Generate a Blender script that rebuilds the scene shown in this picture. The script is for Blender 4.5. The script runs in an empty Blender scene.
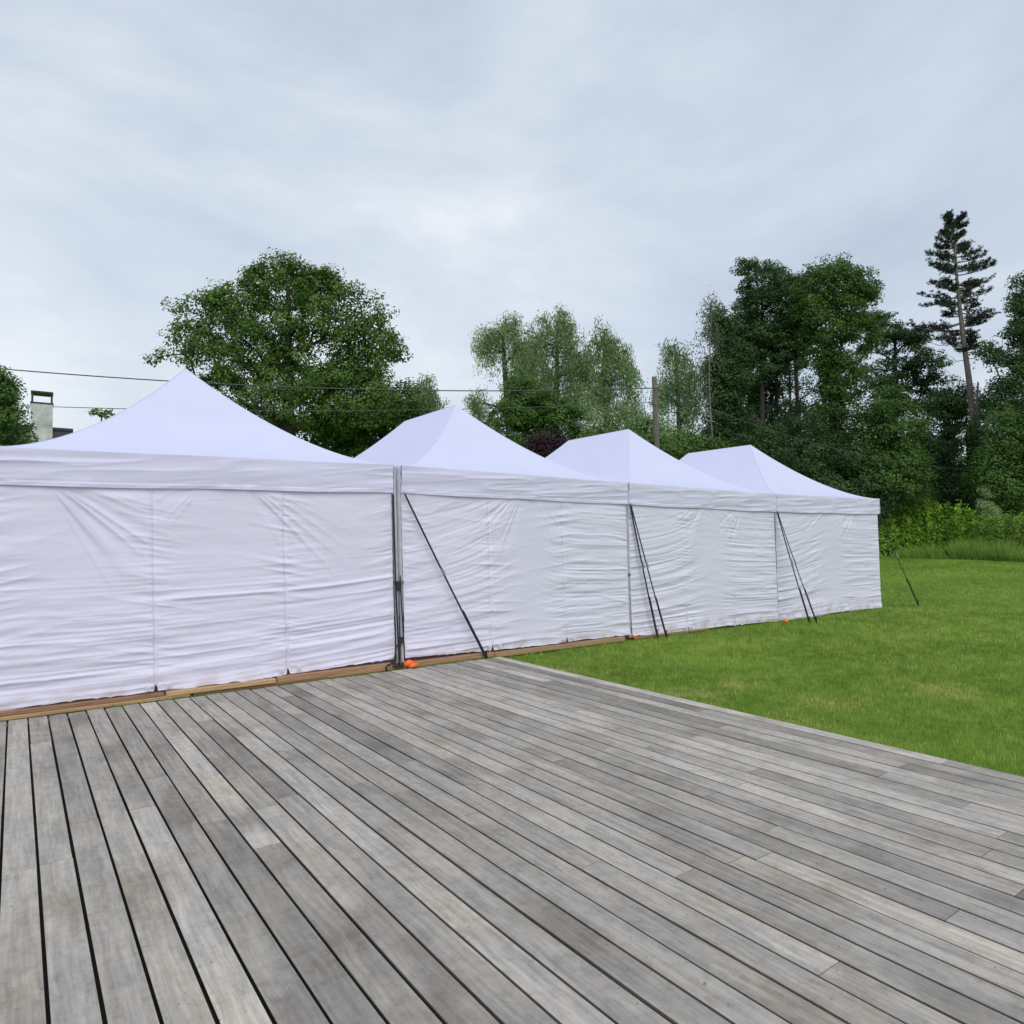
import bpy, math, random
import numpy as np
from mathutils import Matrix, Vector

scene = bpy.context.scene
C = scene.collection
rng = np.random.default_rng(11)
random.seed(5)

# ------------------------------------------------------------------ camera
F = 688.835
YAW, PITCH, ROLL = 0.6241, 0.0412, -0.0098
CAM = np.array([0.125, -7.9173, 1.577])
def cam_axes():
    cy, sy = math.cos(YAW), math.sin(YAW)
    f0 = np.array([sy, cy, 0]); r0 = np.array([cy, -sy, 0]); u0 = np.array([0, 0, 1.0])
    fw = f0*math.cos(PITCH) + u0*math.sin(PITCH)
    up = u0*math.cos(PITCH) - f0*math.sin(PITCH)
    return r0*math.cos(ROLL) + up*math.sin(ROLL), up*math.cos(ROLL) - r0*math.sin(ROLL), fw
CR, CU, CF = cam_axes()
cam = bpy.data.cameras.new('camera')
camo = bpy.data.objects.new('camera', cam); C.objects.link(camo)
camo.matrix_world = Matrix(((CR[0], CU[0], -CF[0], CAM[0]), (CR[1], CU[1], -CF[1], CAM[1]),
                            (CR[2], CU[2], -CF[2], CAM[2]), (0, 0, 0, 1)))
cam.sensor_width = 36; cam.lens = F/1024*36; cam.clip_start = 0.05; cam.clip_end = 3000
scene.camera = camo

def at(px, py, d):
    """point of the place seen at a pixel of the survey photo, d metres ahead"""
    return CAM + d*(CF + (px-512)/F*CR - (py-512)/F*CU)
def gz(x, y):
    r = np.hypot(np.asarray(x)-6.0, np.asarray(y)-0.0)
    return 0.019*np.maximum(0, r-17.0)**1.0
def base_at(px, d):
    p = at(px, 540, d); return np.array([p[0], p[1], float(gz(p[0], p[1]))])
def ground_hit(px, py):
    d = CF + (px-512)/F*CR - (py-512)/F*CU
    lo = 2.0
    for i in range(4000):
        p = CAM + lo*d
        if p[2] <= gz(p[0], p[1]): break
        lo += 0.02
    return p

# ------------------------------------------------------------------ numpy noise
def _hash(ix, iy, s):
    h = (ix.astype(np.int64)*374761393 + iy.astype(np.int64)*668265263 + s*974711) & 0x7fffffff
    h = ((h ^ (h >> 13))*1274126177) & 0x7fffffff
    return ((h ^ (h >> 16)) & 0xffff)/65535.0
def vnoise(x, y, s=0):
    x, y = np.broadcast_arrays(np.asarray(x, float), np.asarray(y, float))
    ix = np.floor(x); iy = np.floor(y); fx = x-ix; fy = y-iy
    fx = fx*fx*fx*(fx*(fx*6-15)+10); fy = fy*fy*fy*(fy*(fy*6-15)+10)
    a = _hash(ix, iy, s); b = _hash(ix+1, iy, s); c = _hash(ix, iy+1, s); d = _hash(ix+1, iy+1, s)
    return ((a*(1-fx)+b*fx)*(1-fy) + (c*(1-fx)+d*fx)*fy)*2-1
def ridge(x, y, s=0):
    return 1-2*np.abs(vnoise(x, y, s))**0.8

# ------------------------------------------------------------------ mesh helpers
def link(name, me, parent=None):
    o = bpy.data.objects.new(name, me); C.objects.link(o)
    if parent is not None: o.parent = parent
    return o
def np_mesh(name, V, Fc, mat, parent=None, tone=None, smooth=False):
    V = np.asarray(V, np.float32)
    if parent is not None:
        p = parent
        while p is not None:
            V = V - np.array(p.location, np.float32); p = p.parent
    Fc = np.asarray(Fc, np.int32); k = Fc.shape[1]
    me = bpy.data.meshes.new(name)
    me.vertices.add(len(V)); me.vertices.foreach_set('co', V.ravel())
    me.loops.add(Fc.size); me.loops.foreach_set('vertex_index', Fc.ravel())
    me.polygons.add(len(Fc)); me.polygons.foreach_set('loop_start', np.arange(0, Fc.size, k, dtype=np.int32))
    if smooth: me.polygons.foreach_set('use_smooth', np.ones(len(Fc), bool))
    me.update(calc_edges=True)
    if tone is not None:
        a = me.attributes.new('tone', 'FLOAT', 'POINT'); a.data.foreach_set('value', np.asarray(tone, np.float32))
    me.materials.append(mat)
    return link(name, me, parent)
class MB:
    def __init__(s): s.v = []; s.f = []; s.t = []
    def add(s, v, f, t=0.5):
        n = len(s.v); s.v += [tuple(map(float, q)) for q in v]; s.f += [tuple(i+n for i in q) for q in f]; s.t += [t]*len(v)
    def box(s, c, size, rz=0, t=0.5, bev=0.0):
        c = np.array(c, float); h = np.array(size, float)/2; b = min(bev, *(h*0.9)) if bev else 0
        ca, sa = math.cos(rz), math.sin(rz)
        if b:
            pts = []; 
            for z, k in ((-h[2], b), (-h[2]+b, 0), (h[2]-b, 0), (h[2], b)):
                x, y = h[0]-k, h[1]-k
                pts += [(-x, -y, z), (x, -y, z), (x, y, z), (-x, y, z)]
            fs = [(3, 2, 1, 0), (12, 13, 14, 15)]
            for L in range(3):
                for i in range(4): fs.append((L*4+i, L*4+(i+1) % 4, L*4+4+(i+1) % 4, L*4+4+i))
        else:
            pts = [(x*h[0], y*h[1], z*h[2]) for z in (-1, 1) for x, y in ((-1, -1), (1, -1), (1, 1), (-1, 1))]
            fs = [(3, 2, 1, 0), (4, 5, 6, 7)] + [(i, (i+1) % 4, 4+(i+1) % 4, 4+i) for i in range(4)]
        s.add([(c[0]+x*ca-y*sa, c[1]+x*sa+y*ca, c[2]+z) for x, y, z in pts], fs, t)
    def tube(s, P, r, n=8, t=0.5, caps=True):
        P = [np.array(p, float) for p in P]
        rr = [r]*len(P) if np.isscalar(r) else list(r)
        ref = None; v = []
        for i, p in enumerate(P):
            d = P[min(i+1, len(P)-1)]-P[max(i-1, 0)]; d = d/(np.linalg.norm(d)+1e-9)
            if ref is None: ref = np.array([1, 0, 0]) if abs(d[0]) < .8 else np.array([0, 1, 0])
            a = ref - d*(ref@d); a /= np.linalg.norm(a); b = np.cross(d, a); ref = a
            for k in range(n):
                q = 2*math.pi*k/n; v.append(p + rr[i]*(a*math.cos(q)+b*math.sin(q)))
        f = []
        for i in range(len(P)-1):
            for k in range(n): f.append((i*n+k, i*n+(k+1) % n, i*n+n+(k+1) % n, i*n+n+k))
        if caps: f += [tuple(range(n))[::-1], tuple((len(P)-1)*n+k for k in range(n))]
        s.add(v, f, t)
    def strap(s, P, w, th, side, t=0.5):
        """flat webbing: width along `side`"""
        P = [np.array(p, float) for p in P]; side = np.array(side, float); side /= np.linalg.norm(side); v = []
        for i, p in enumerate(P):
            d = P[min(i+1, len(P)-1)]-P[max(i-1, 0)]; d /= np.linalg.norm(d)
            n = np.cross(d, side); n /= np.linalg.norm(n)
            v += [p+side*w/2+n*th/2, p-side*w/2+n*th/2, p-side*w/2-n*th/2, p+side*w/2-n*th/2]
        f = [(3, 2, 1, 0)]
        for i in range(len(P)-1):
            for k in range(4): f.append((i*4+k, i*4+(k+1) % 4, i*4+4+(k+1) % 4, i*4+4+k))
        m = (len(P)-1)*4; f.append((m, m+1, m+2, m+3)); s.add(v, f, t)
    def build(s, name, mat, parent=None, smooth=False, tone=False):
        off = np.zeros(3); p = parent
        while p is not None: off += np.array(p.location); p = p.parent
        me = bpy.data.meshes.new(name)
        me.from_pydata([tuple(np.array(q)-off) for q in s.v], [], s.f); me.update()
        if smooth:
            for q in me.polygons: q.use_smooth = len(q.vertices) == 4
        if tone:
            a = me.attributes.new('tone', 'FLOAT', 'POINT'); a.data.foreach_set('value', np.array(s.t, np.float32))
        me.materials.append(mat); return link(name, me, parent)
def tag(o, label, cat, group=None):
    o['label'] = label; o['category'] = cat
    if group: o['group'] = group
    return o
def empty(name, loc, label, cat, group=None):
    o = bpy.data.objects.new(name, None); C.objects.link(o); o.location = tuple(map(float, loc)); o.empty_display_size = .2
    return tag(o, label, cat, group)
def grid_faces(nu, nv):
    i = np.arange(nu-1)[:, None]*nv + np.arange(nv-1)[None, :]
    return np.stack([i, i+nv, i+nv+1, i+1], -1).reshape(-1, 4)

# ------------------------------------------------------------------ materials
def new_mat(name):
    m = bpy.data.materials.new(name); m.use_nodes = True
    nt = m.node_tree; nt.nodes.clear(); return m, nt, nt.nodes, nt.links
def N(nd, typ, **kw):
    n = nd.new(typ)
    for k, v in kw.items():
        if k.startswith('_'): n.inputs[k[1:]].default_value = v
        else: setattr(n, k, v)
    return n
def ramp(nd, pts):
    r = nd.new('ShaderNodeValToRGB'); e = r.color_ramp.elements
    while len(e) < len(pts): e.new(0.5)
    for q, (p, c) in zip(e, pts): q.position = p; q.color = (*c, 1)
    return r
def simple(name, col, rough=0.6, metal=0.0, noise=0.15, scale=20.0, bump=0.0):
    m, nt, nd, lk = new_mat(name)
    out = N(nd, 'ShaderNodeOutputMaterial'); b = N(nd, 'ShaderNodeBsdfPrincipled')
    b.inputs['Roughness'].default_value = rough; b.inputs['Metallic'].default_value = metal
    tc = N(nd, 'ShaderNodeTexCoord'); nz = N(nd, 'ShaderNodeTexNoise'); nz.inputs['Scale'].default_value = scale; nz.inputs['Detail'].default_value = 6
    lk.new(tc.outputs['Object'], nz.inputs['Vector'])
    c = np.array(col); r = ramp(nd, [(0.3, tuple(c*(1-noise))), (0.7, tuple(np.minimum(c*(1+noise), 1)))])
    lk.new(nz.outputs['Fac'], r.inputs['Fac']); lk.new(r.outputs['Color'], b.inputs['Base Color'])
    if bump:
        bp = N(nd, 'ShaderNodeBump'); bp.inputs['Strength'].default_value = bump; bp.inputs['Distance'].default_value = .01
        lk.new(nz.outputs['Fac'], bp.inputs['Height']); lk.new(bp.outputs['Normal'], b.inputs['Normal'])
    lk.new(b.outputs[0], out.inputs['Surface']); return m
def leaf_mat(name, dark, light, trans=0.35, rough=0.55, spec=0.3):
    m, nt, nd, lk = new_mat(name)
    out = N(nd, 'ShaderNodeOutputMaterial'); b = N(nd, 'ShaderNodeBsdfPrincipled'); t = N(nd, 'ShaderNodeBsdfTranslucent'); mx = N(nd, 'ShaderNodeMixShader')
    a = N(nd, 'ShaderNodeAttribute'); a.attribute_name = 'tone'
    r = ramp(nd, [(0.0, dark), (1.0, light)])
    lk.new(a.outputs['Fac'], r.inputs['Fac']); lk.new(r.outputs['Color'], b.inputs['Base Color'])
    hs = N(nd, 'ShaderNodeHueSaturation'); hs.inputs['Hue'].default_value = .485; hs.inputs['Value'].default_value = 1.25
    lk.new(r.outputs['Color'], hs.inputs['Color']); lk.new(hs.outputs[0], t.inputs['Color'])
    b.inputs['Roughness'].default_value = rough; b.inputs['Specular IOR Level'].default_value = spec
    mx.inputs[0].default_value = trans; lk.new(b.outputs[0], mx.inputs[1]); lk.new(t.outputs[0], mx.inputs[2])
    lk.new(mx.outputs[0], out.inputs['Surface']); return m

def fabric_mat(name, col, trans, dirt=False):
    m, nt, nd, lk = new_mat(name)
    out = N(nd, 'ShaderNodeOutputMaterial'); b = N(nd, 'ShaderNodeBsdfPrincipled'); t = N(nd, 'ShaderNodeBsdfTranslucent'); mx = N(nd, 'ShaderNodeMixShader')
    tc = N(nd, 'ShaderNodeTexCoord')
    nz = N(nd, 'ShaderNodeTexNoise'); nz.inputs['Scale'].default_value = 1.6; nz.inputs['Detail'].default_value = 7
    lk.new(tc.outputs['Object'], nz.inputs['Vector'])
    c = np.array(col); r = ramp(nd, [(0.3, tuple(c*.965)), (0.7, tuple(c))]); lk.new(nz.outputs['Fac'], r.inputs['Fac'])
    colout = r.outputs['Color']
    if dirt:
        sp = N(nd, 'ShaderNodeSeparateXYZ'); lk.new(tc.outputs['Object'], sp.inputs[0])
        n2 = N(nd, 'ShaderNodeTexNoise'); n2.inputs['Scale'].default_value = 5; n2.inputs['Detail'].default_value = 8
        lk.new(tc.outputs['Object'], n2.inputs['Vector'])
        mr = N(nd, 'ShaderNodeMapRange'); mr.inputs['From Min'].default_value = .02; mr.inputs['From Max'].default_value = .26; mr.inputs['To Min'].default_value = 1; mr.inputs['To Max'].default_value = 0
        lk.new(sp.outputs['Z'], mr.inputs['Value'])
        n3 = N(nd, 'ShaderNodeMapRange'); n3.inputs['From Min'].default_value = .42; n3.inputs['From Max'].default_value = .72; lk.new(n2.outputs['Fac'], n3.inputs['Value'])
        mu = N(nd, 'ShaderNodeMath', operation='MULTIPLY'); lk.new(mr.outputs[0], mu.inputs[0]); lk.new(n3.outputs[0], mu.inputs[1])
        mm = N(nd, 'ShaderNodeMath', operation='MULTIPLY'); lk.new(mu.outputs[0], mm.inputs[0]); mm.inputs[1].default_value = .8
        mc = N(nd, 'ShaderNodeMix', data_type='RGBA'); lk.new(mm.outputs[0], mc.inputs[0]); lk.new(colout, mc.inputs[6]); mc.inputs[7].default_value = (.55, .44, .36, 1)
        colout = mc.outputs[2]
    lk.new(colout, b.inputs['Base Color']); lk.new(colout, t.inputs['Color'])
    b.inputs['Roughness'].default_value = .55; b.inputs['Specular IOR Level'].default_value = .25
    nb = N(nd, 'ShaderNodeTexNoise'); nb.inputs['Scale'].default_value = 22; nb.inputs['Detail'].default_value = 4
    lk.new(tc.outputs['Object'], nb.inputs['Vector'])
    bp = N(nd, 'ShaderNodeBump'); bp.inputs['Strength'].default_value = .25; bp.inputs['Distance'].default_value = .004
    lk.new(nb.outputs['Fac'], bp.inputs['Height']); lk.new(bp.outputs[0], b.inputs['Normal'])
    mx.inputs[0].default_value = trans; lk.new(b.outputs[0], mx.inputs[1]); lk.new(t.outputs[0], mx.inputs[2])
    lk.new(mx.outputs[0], out.inputs['Surface']); return m

M = {}
M['roof'] = fabric_mat('roof_fabric', (.735, .75, .97), .12)
M['valance'] = fabric_mat('valance_fabric', (.80, .785, .985), .12)
M['wallcloth'] = fabric_mat('wall_fabric', (.845, .825, .985), .14, True)
M['alu'] = simple('aluminium', (.52, .53, .56), .45, .25, .1, 12)
M['black'] = simple('black_webbing', (.012, .012, .016), .7, 0, .3, 60)
M['steel'] = simple('galvanised_steel', (.3, .3, .32), .45, .8)
M['orange'] = simple('orange_plastic', (.95, .16, .015), .45, 0, .1)
M['tab'] = simple('white_tab', (.72, .72, .76), .6, 0, .08)
M['roofseam'] = simple('roof_seam', (.66, .67, .78), .7, 0, .05)
M['bark'] = simple('bark', (.052, .045, .038), .9, 0, .35, 6, .6)
M['barkpale'] = simple('pale_bark', (.17, .15, .13), .9, 0, .35, 5, .6)
M['pinebark'] = simple('pine_bark', (.215, .19, .17), .9, 0, .35, 3, .8)
M['polewood'] = simple('pole_wood', (.115, .098, .082), .85, 0, .25, 8, .4)
M['cable'] = simple('cable', (.07, .07, .075), .5)
M['brick'] = simple('house_wall', (.38, .33, .28), .85, 0, .15, 8)
M['whitepaint'] = simple('chimney_paint', (.50, .51, .48), .8, 0, .3, 3.5)
M['slate'] = simple('roof_tiles', (.05, .05, .055), .7, 0, .3, 15)
M['darkmetal'] = simple('dark_metal', (.05, .045, .045), .5, .5)
M['glass'] = simple('window_glass', (.03, .035, .04), .08)
M['whiteframe'] = simple('white_frame', (.7, .7, .7), .5)

def wood_mat(name, a, bcol, stretch=(26, 1.2, 26), useattr=True, bump=.5, stains=True):
    m, nt, nd, lk = new_mat(name)
    out = N(nd, 'ShaderNodeOutputMaterial'); b = N(nd, 'ShaderNodeBsdfPrincipled'); b.inputs['Roughness'].default_value = .75; b.inputs['Specular IOR Level'].default_value = .3
    tc = N(nd, 'ShaderNodeTexCoord'); at_ = N(nd, 'ShaderNodeAttribute'); at_.attribute_name = 'tone'
    mul = N(nd, 'ShaderNodeVectorMath', operation='SCALE'); mul.inputs['Scale'].default_value = 57.3
    lk.new(at_.outputs['Vector'], mul.inputs[0])
    addv = N(nd, 'ShaderNodeVectorMath', operation='ADD'); lk.new(tc.outputs['Object'], addv.inputs[0]); lk.new(mul.outputs[0], addv.inputs[1])
    # wavering grain
    wn = N(nd, 'ShaderNodeTexNoise'); wn.inputs['Scale'].default_value = 2.2; wn.inputs['Detail'].default_value = 2; lk.new(addv.outputs[0], wn.inputs['Vector'])
    ws = N(nd, 'ShaderNodeVectorMath', operation='MULTIPLY'); ws.inputs[1].default_value = (.06, 0, .06); lk.new(wn.outputs['Color'], ws.inputs[0])
    av = N(nd, 'ShaderNodeVectorMath', operation='ADD'); lk.new(addv.outputs[0], av.inputs[0]); lk.new(ws.outputs[0], av.inputs[1])
    mp = N(nd, 'ShaderNodeMapping'); mp.inputs['Scale'].default_value = stretch; lk.new(av.outputs[0], mp.inputs['Vector'])
    g = N(nd, 'ShaderNodeTexNoise'); g.inputs['Scale'].default_value = 1.6; g.inputs['Detail'].default_value = 9; g.inputs['Roughness'].default_value = .68; lk.new(mp.outputs[0], g.inputs['Vector'])
    r = ramp(nd, [(0.30, a), (0.72, bcol)]); lk.new(g.outputs['Fac'], r.inputs['Fac'])
    col = r.outputs['Color']
    if stains:
        s1 = N(nd, 'ShaderNodeTexNoise'); s1.inputs['Scale'].default_value = 1.1; s1.inputs['Detail'].default_value = 7; s1.inputs['Roughness'].default_value = .62; lk.new(addv.outputs[0], s1.inputs['Vector'])
        sr = ramp(nd, [(0.34, (.70, .68, .64)), (0.5, (1, 1, 1)), (0.68, (1.0, 1.0, 1.0)), (0.8, (1.12, 1.12, 1.13))]); lk.new(s1.outputs['Fac'], sr.inputs['Fac'])
        m1 = N(nd, 'ShaderNodeMix', data_type='RGBA', blend_type='MULTIPLY'); m1.inputs[0].default_value = 1; lk.new(col, m1.inputs[6]); lk.new(sr.outputs[0], m1.inputs[7]); col = m1.outputs[2]
        s2 = N(nd, 'ShaderNodeTexNoise'); s2.inputs['Scale'].default_value = .9; s2.inputs['Detail'].default_value = 8; s2.inputs['Roughness'].default_value = .7; lk.new(tc.outputs['Object'], s2.inputs['Vector'])
        s2r = N(nd, 'ShaderNodeMapRange'); s2r.inputs['From Min'].default_value = .55; s2r.inputs['From Max'].default_value = .75; s2r.inputs['To Max'].default_value = .30; lk.new(s2.outputs['Fac'], s2r.inputs['Value'])
        m2 = N(nd, 'ShaderNodeMix', data_type='RGBA'); lk.new(s2r.outputs[0], m2.inputs[0]); lk.new(col, m2.inputs[6]); m2.inputs[7].default_value = (.19, .17, .125, 1); col = m2.outputs[2]
        s6 = N(nd, 'ShaderNodeTexNoise'); s6.inputs['Scale'].default_value = 42; s6.inputs['Detail'].default_value = 3; lk.new(tc.outputs['Object'], s6.inputs['Vector'])
        s6r = ramp(nd, [(.24, (.45, .42, .38)), (.33, (1, 1, 1))]); lk.new(s6.outputs['Fac'], s6r.inputs['Fac'])
        m7 = N(nd, 'ShaderNodeMix', data_type='RGBA', blend_type='MULTIPLY'); m7.inputs[0].default_value = 1; lk.new(col, m7.inputs[6]); lk.new(s6r.outputs[0], m7.inputs[7]); col = m7.outputs[2]
        s5 = N(nd, 'ShaderNodeTexNoise'); s5.inputs['Scale'].default_value = 3.2; s5.inputs['Detail'].default_value = 6; s5.inputs['Roughness'].default_value = .6
        m5 = N(nd, 'ShaderNodeMapping'); m5.inputs['Scale'].default_value = (1.6, .55, 1); lk.new(addv.outputs[0], m5.inputs['Vector']); lk.new(m5.outputs[0], s5.inputs['Vector'])
        s5r = ramp(nd, [(.33, (.80, .80, .82)), (.5, (1, .99, .97)), (.68, (1.13, 1.09, 1.0))]); lk.new(s5.outputs['Fac'], s5r.inputs['Fac'])
        m6 = N(nd, 'ShaderNodeMix', data_type='RGBA', blend_type='MULTIPLY'); m6.inputs[0].default_value = 1; lk.new(col, m6.inputs[6]); lk.new(s5r.outputs[0], m6.inputs[7]); col = m6.outputs[2]
        sk = N(nd, 'ShaderNodeTexNoise'); sk.inputs['Scale'].default_value = 16; sk.inputs['Detail'].default_value = 6; sk.inputs['Roughness'].default_value = .75; lk.new(addv.outputs[0], sk.inputs['Vector'])
        skr = ramp(nd, [(0.32, (.74, .74, .73)), (.5, (1, 1, 1)), (.7, (1.1, 1.1, 1.1))]); lk.new(sk.outputs['Fac'], skr.inputs['Fac'])
        m4 = N(nd, 'ShaderNodeMix', data_type='RGBA', blend_type='MULTIPLY'); m4.inputs[0].default_value = .8; lk.new(col, m4.inputs[6]); lk.new(skr.outputs[0], m4.inputs[7]); col = m4.outputs[2]
    if useattr:
        mr = N(nd, 'ShaderNodeMapRange'); mr.inputs['To Min'].default_value = .65; mr.inputs['To Max'].default_value = 1.28; lk.new(at_.outputs['Fac'], mr.inputs['Value'])
        vm = N(nd, 'ShaderNodeVectorMath', operation='SCALE'); lk.new(col, vm.inputs[0]); lk.new(mr.outputs[0], vm.inputs['Scale']); col = vm.outputs[0]
    lk.new(col, b.inputs['Base Color'])
    bp = N(nd, 'ShaderNodeBump'); bp.inputs['Strength'].default_value = bump; bp.inputs['Distance'].default_value = .003; lk.new(g.outputs['Fac'], bp.inputs['Height']); lk.new(bp.outputs[0], b.inputs['Normal'])
    lk.new(b.outputs[0], out.inputs['Surface']); return m
M['deck'] = wood_mat('weathered_deck_wood', (.28, .258, .235), (.50, .463, .425))
M['plank'] = wood_mat('brown_timber', (.36, .22, .115), (.58, .39, .22), (2.0, 26, 26), True, .4, False)
M['plankred'] = wood_mat('reddish_timber', (.24, .125, .075), (.42, .25, .15), (2.0, 26, 26), True, .4, False)

def ground_mat():
    m, nt, nd, lk = new_mat('lawn_soil')
    out = N(nd, 'ShaderNodeOutputMaterial'); b = N(nd, 'ShaderNodeBsdfPrincipled'); b.inputs['Roughness'].default_value = .9; b.inputs['Specular IOR Level'].default_value = .1
    tc = N(nd, 'ShaderNodeTexCoord')
    n1 = N(nd, 'ShaderNodeTexNoise'); n1.inputs['Scale'].default_value = .35; n1.inputs['Detail'].default_value = 5; lk.new(tc.outputs['Object'], n1.inputs['Vector'])
    n2 = N(nd, 'ShaderNodeTexNoise'); n2.inputs['Scale'].default_value = 9; n2.inputs['Detail'].default_value = 8; n2.inputs['Roughness'].default_value = .7; lk.new(tc.outputs['Object'], n2.inputs['Vector'])
    r1 = ramp(nd, [(0.3, (.11, .205, .02)), (0.7, (.19, .32, .04))]); lk.new(n1.outputs['Fac'], r1.inputs['Fac'])
    r2 = ramp(nd, [(0.3, (.55, .6, .5)), (0.7, (1.15, 1.15, 1.1))]); lk.new(n2.outputs['Fac'], r2.inputs['Fac'])
    mm = N(nd, 'ShaderNodeMix', data_type='RGBA', blend_type='MULTIPLY'); mm.inputs[0].default_value = 1; lk.new(r1.outputs[0], mm.inputs[6]); lk.new(r2.outputs[0], mm.inputs[7])
    lk.new(mm.outputs[2], b.inputs['Base Color'])
    bp = N(nd, 'ShaderNodeBump'); bp.inputs['Strength'].default_value = .8; bp.inputs['Distance'].default_value = .04; lk.new(n2.outputs['Fac'], bp.inputs['Height']); lk.new(bp.outputs[0], b.inputs['Normal'])
    lk.new(b.outputs[0], out.inputs['Surface']); return m
M['ground'] = ground_mat(); M['gapshade'] = simple('gap_shade', (.012, .011, .009), .95)  # second material: near-black, shade of the deck gaps put into colour
M['grass'] = leaf_mat('grass_blades', (.085, .175, .02), (.40, .52, .115), .3, .5, .2)
M['straw'] = leaf_mat('dry_grass', (.38, .35, .11), (.72, .65, .28), .3, .6, .2)
M['tallgrass'] = leaf_mat('tall_grass', (.13, .26, .035), (.36, .52, .13), .4, .5, .2)

# ------------------------------------------------------------------ world and sun
SUN_EL, SUN_AZ = math.radians(42), math.radians(205)      # azimuth from +Y clockwise
w = bpy.data.worlds.new('World'); scene.world = w; w.use_nodes = True
nt = w.node_tree; nd = nt.nodes; lk = nt.links; nd.clear()
out = N(nd, 'ShaderNodeOutputWorld'); sky = N(nd, 'ShaderNodeTexSky'); sky.sky_type = 'NISHITA'; sky.sun_disc = False
sky.sun_elevation = SUN_EL; sky.sun_rotation = SUN_AZ; sky.air_density = 1.2; sky.dust_density = 3
bg1 = N(nd, 'ShaderNodeBackground'); bg1.inputs['Strength'].default_value = .09; lk.new(sky.outputs[0], bg1.inputs['Color'])
tc = N(nd, 'ShaderNodeTexCoord'); mp = N(nd, 'ShaderNodeMapping'); mp.inputs['Scale'].default_value = (1.0, 1.0, 2.3); lk.new(tc.outputs['Generated'], mp.inputs['Vector'])
n1 = N(nd, 'ShaderNodeTexNoise'); n1.inputs['Scale'].default_value = 1.7; n1.inputs['Detail'].default_value = 7; n1.inputs['Roughness'].default_value = .58; n1.inputs['Distortion'].default_value = .35
lk.new(mp.outputs[0], n1.inputs['Vector'])
cr = ramp(nd, [(0.30, (.445, .515, .625)), (0.45, (.535, .605, .70)), (0.57, (.625, .685, .76)), (0.70, (.755, .795, .85))]); lk.new(n1.outputs['Fac'], cr.inputs['Fac'])
bg2 = N(nd, 'ShaderNodeBackground'); bg2.inputs['Strength'].default_value = 1.0; lk.new(cr.outputs[0], bg2.inputs['Color'])
mx = N(nd, 'ShaderNodeMixShader'); mx.inputs[0].default_value = .88; lk.new(bg1.outputs[0], mx.inputs[1]); lk.new(bg2.outputs[0], mx.inputs[2]); lk.new(mx.outputs[0], out.inputs['Surface'])
sl = bpy.data.lights.new('sun', 'SUN'); sl.energy = 1.15; sl.angle = math.radians(50); sl.color = (1, .97, .93)
so = bpy.data.objects.new('sun', sl); C.objects.link(so)
sd = Vector((math.sin(SUN_AZ)*math.cos(SUN_EL), math.cos(SUN_AZ)*math.cos(SUN_EL), math.sin(SUN_EL)))
so.rotation_euler = sd.to_track_quat('Z', 'Y').to_euler(); so.location = sd*50
scene.view_settings.view_transform = 'Standard'; scene.view_settings.look = 'None'; scene.view_settings.gamma = 1; scene.view_settings.exposure = 0.28

# ------------------------------------------------------------------ ground
def polar_ground():
    rad = np.concatenate([[0], np.linspace(2, 20, 10), np.geomspace(24, 900, 28)]); na = 72
    V = [(6, 0, -.045)]; 
    for r in rad[1:]:
        for k in range(na):
            q = 2*math.pi*k/na; x, y = 6+r*math.cos(q), r*math.sin(q); V.append((x, y, float(min(gz(x, y), 3.0))-.045))
    fs = []
    for k in range(na): fs.append((0, 1+k, 1+(k+1) % na))
    me_f = fs
    for i in range(len(rad)-2):
        for k in range(na): me_f.append((1+i*na+k, 1+(i+1)*na+k, 1+(i+1)*na+(k+1) % na, 1+i*na+(k+1) % na))
    mb = MB(); mb.add(V, me_f); return mb.build('ground', M['ground'], None, True)
g = polar_ground(); g['kind'] = 'structure'
mb = MB(); mb.box((7.5, 2.85, -.02), (17.1, 5.56, .03), 0, .4); fl = mb.build('floor', M['plankred'], None, False, True); fl['kind'] = 'structure'
mb = MB(); mb.box((0, -6.6, -.037), (10.9, 12.7, .006)); fl = mb.build('deck_gap_shade', M['gapshade'], None); fl['kind'] = 'structure'  # dark sheet added under the planks so the gaps look shaded

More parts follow.
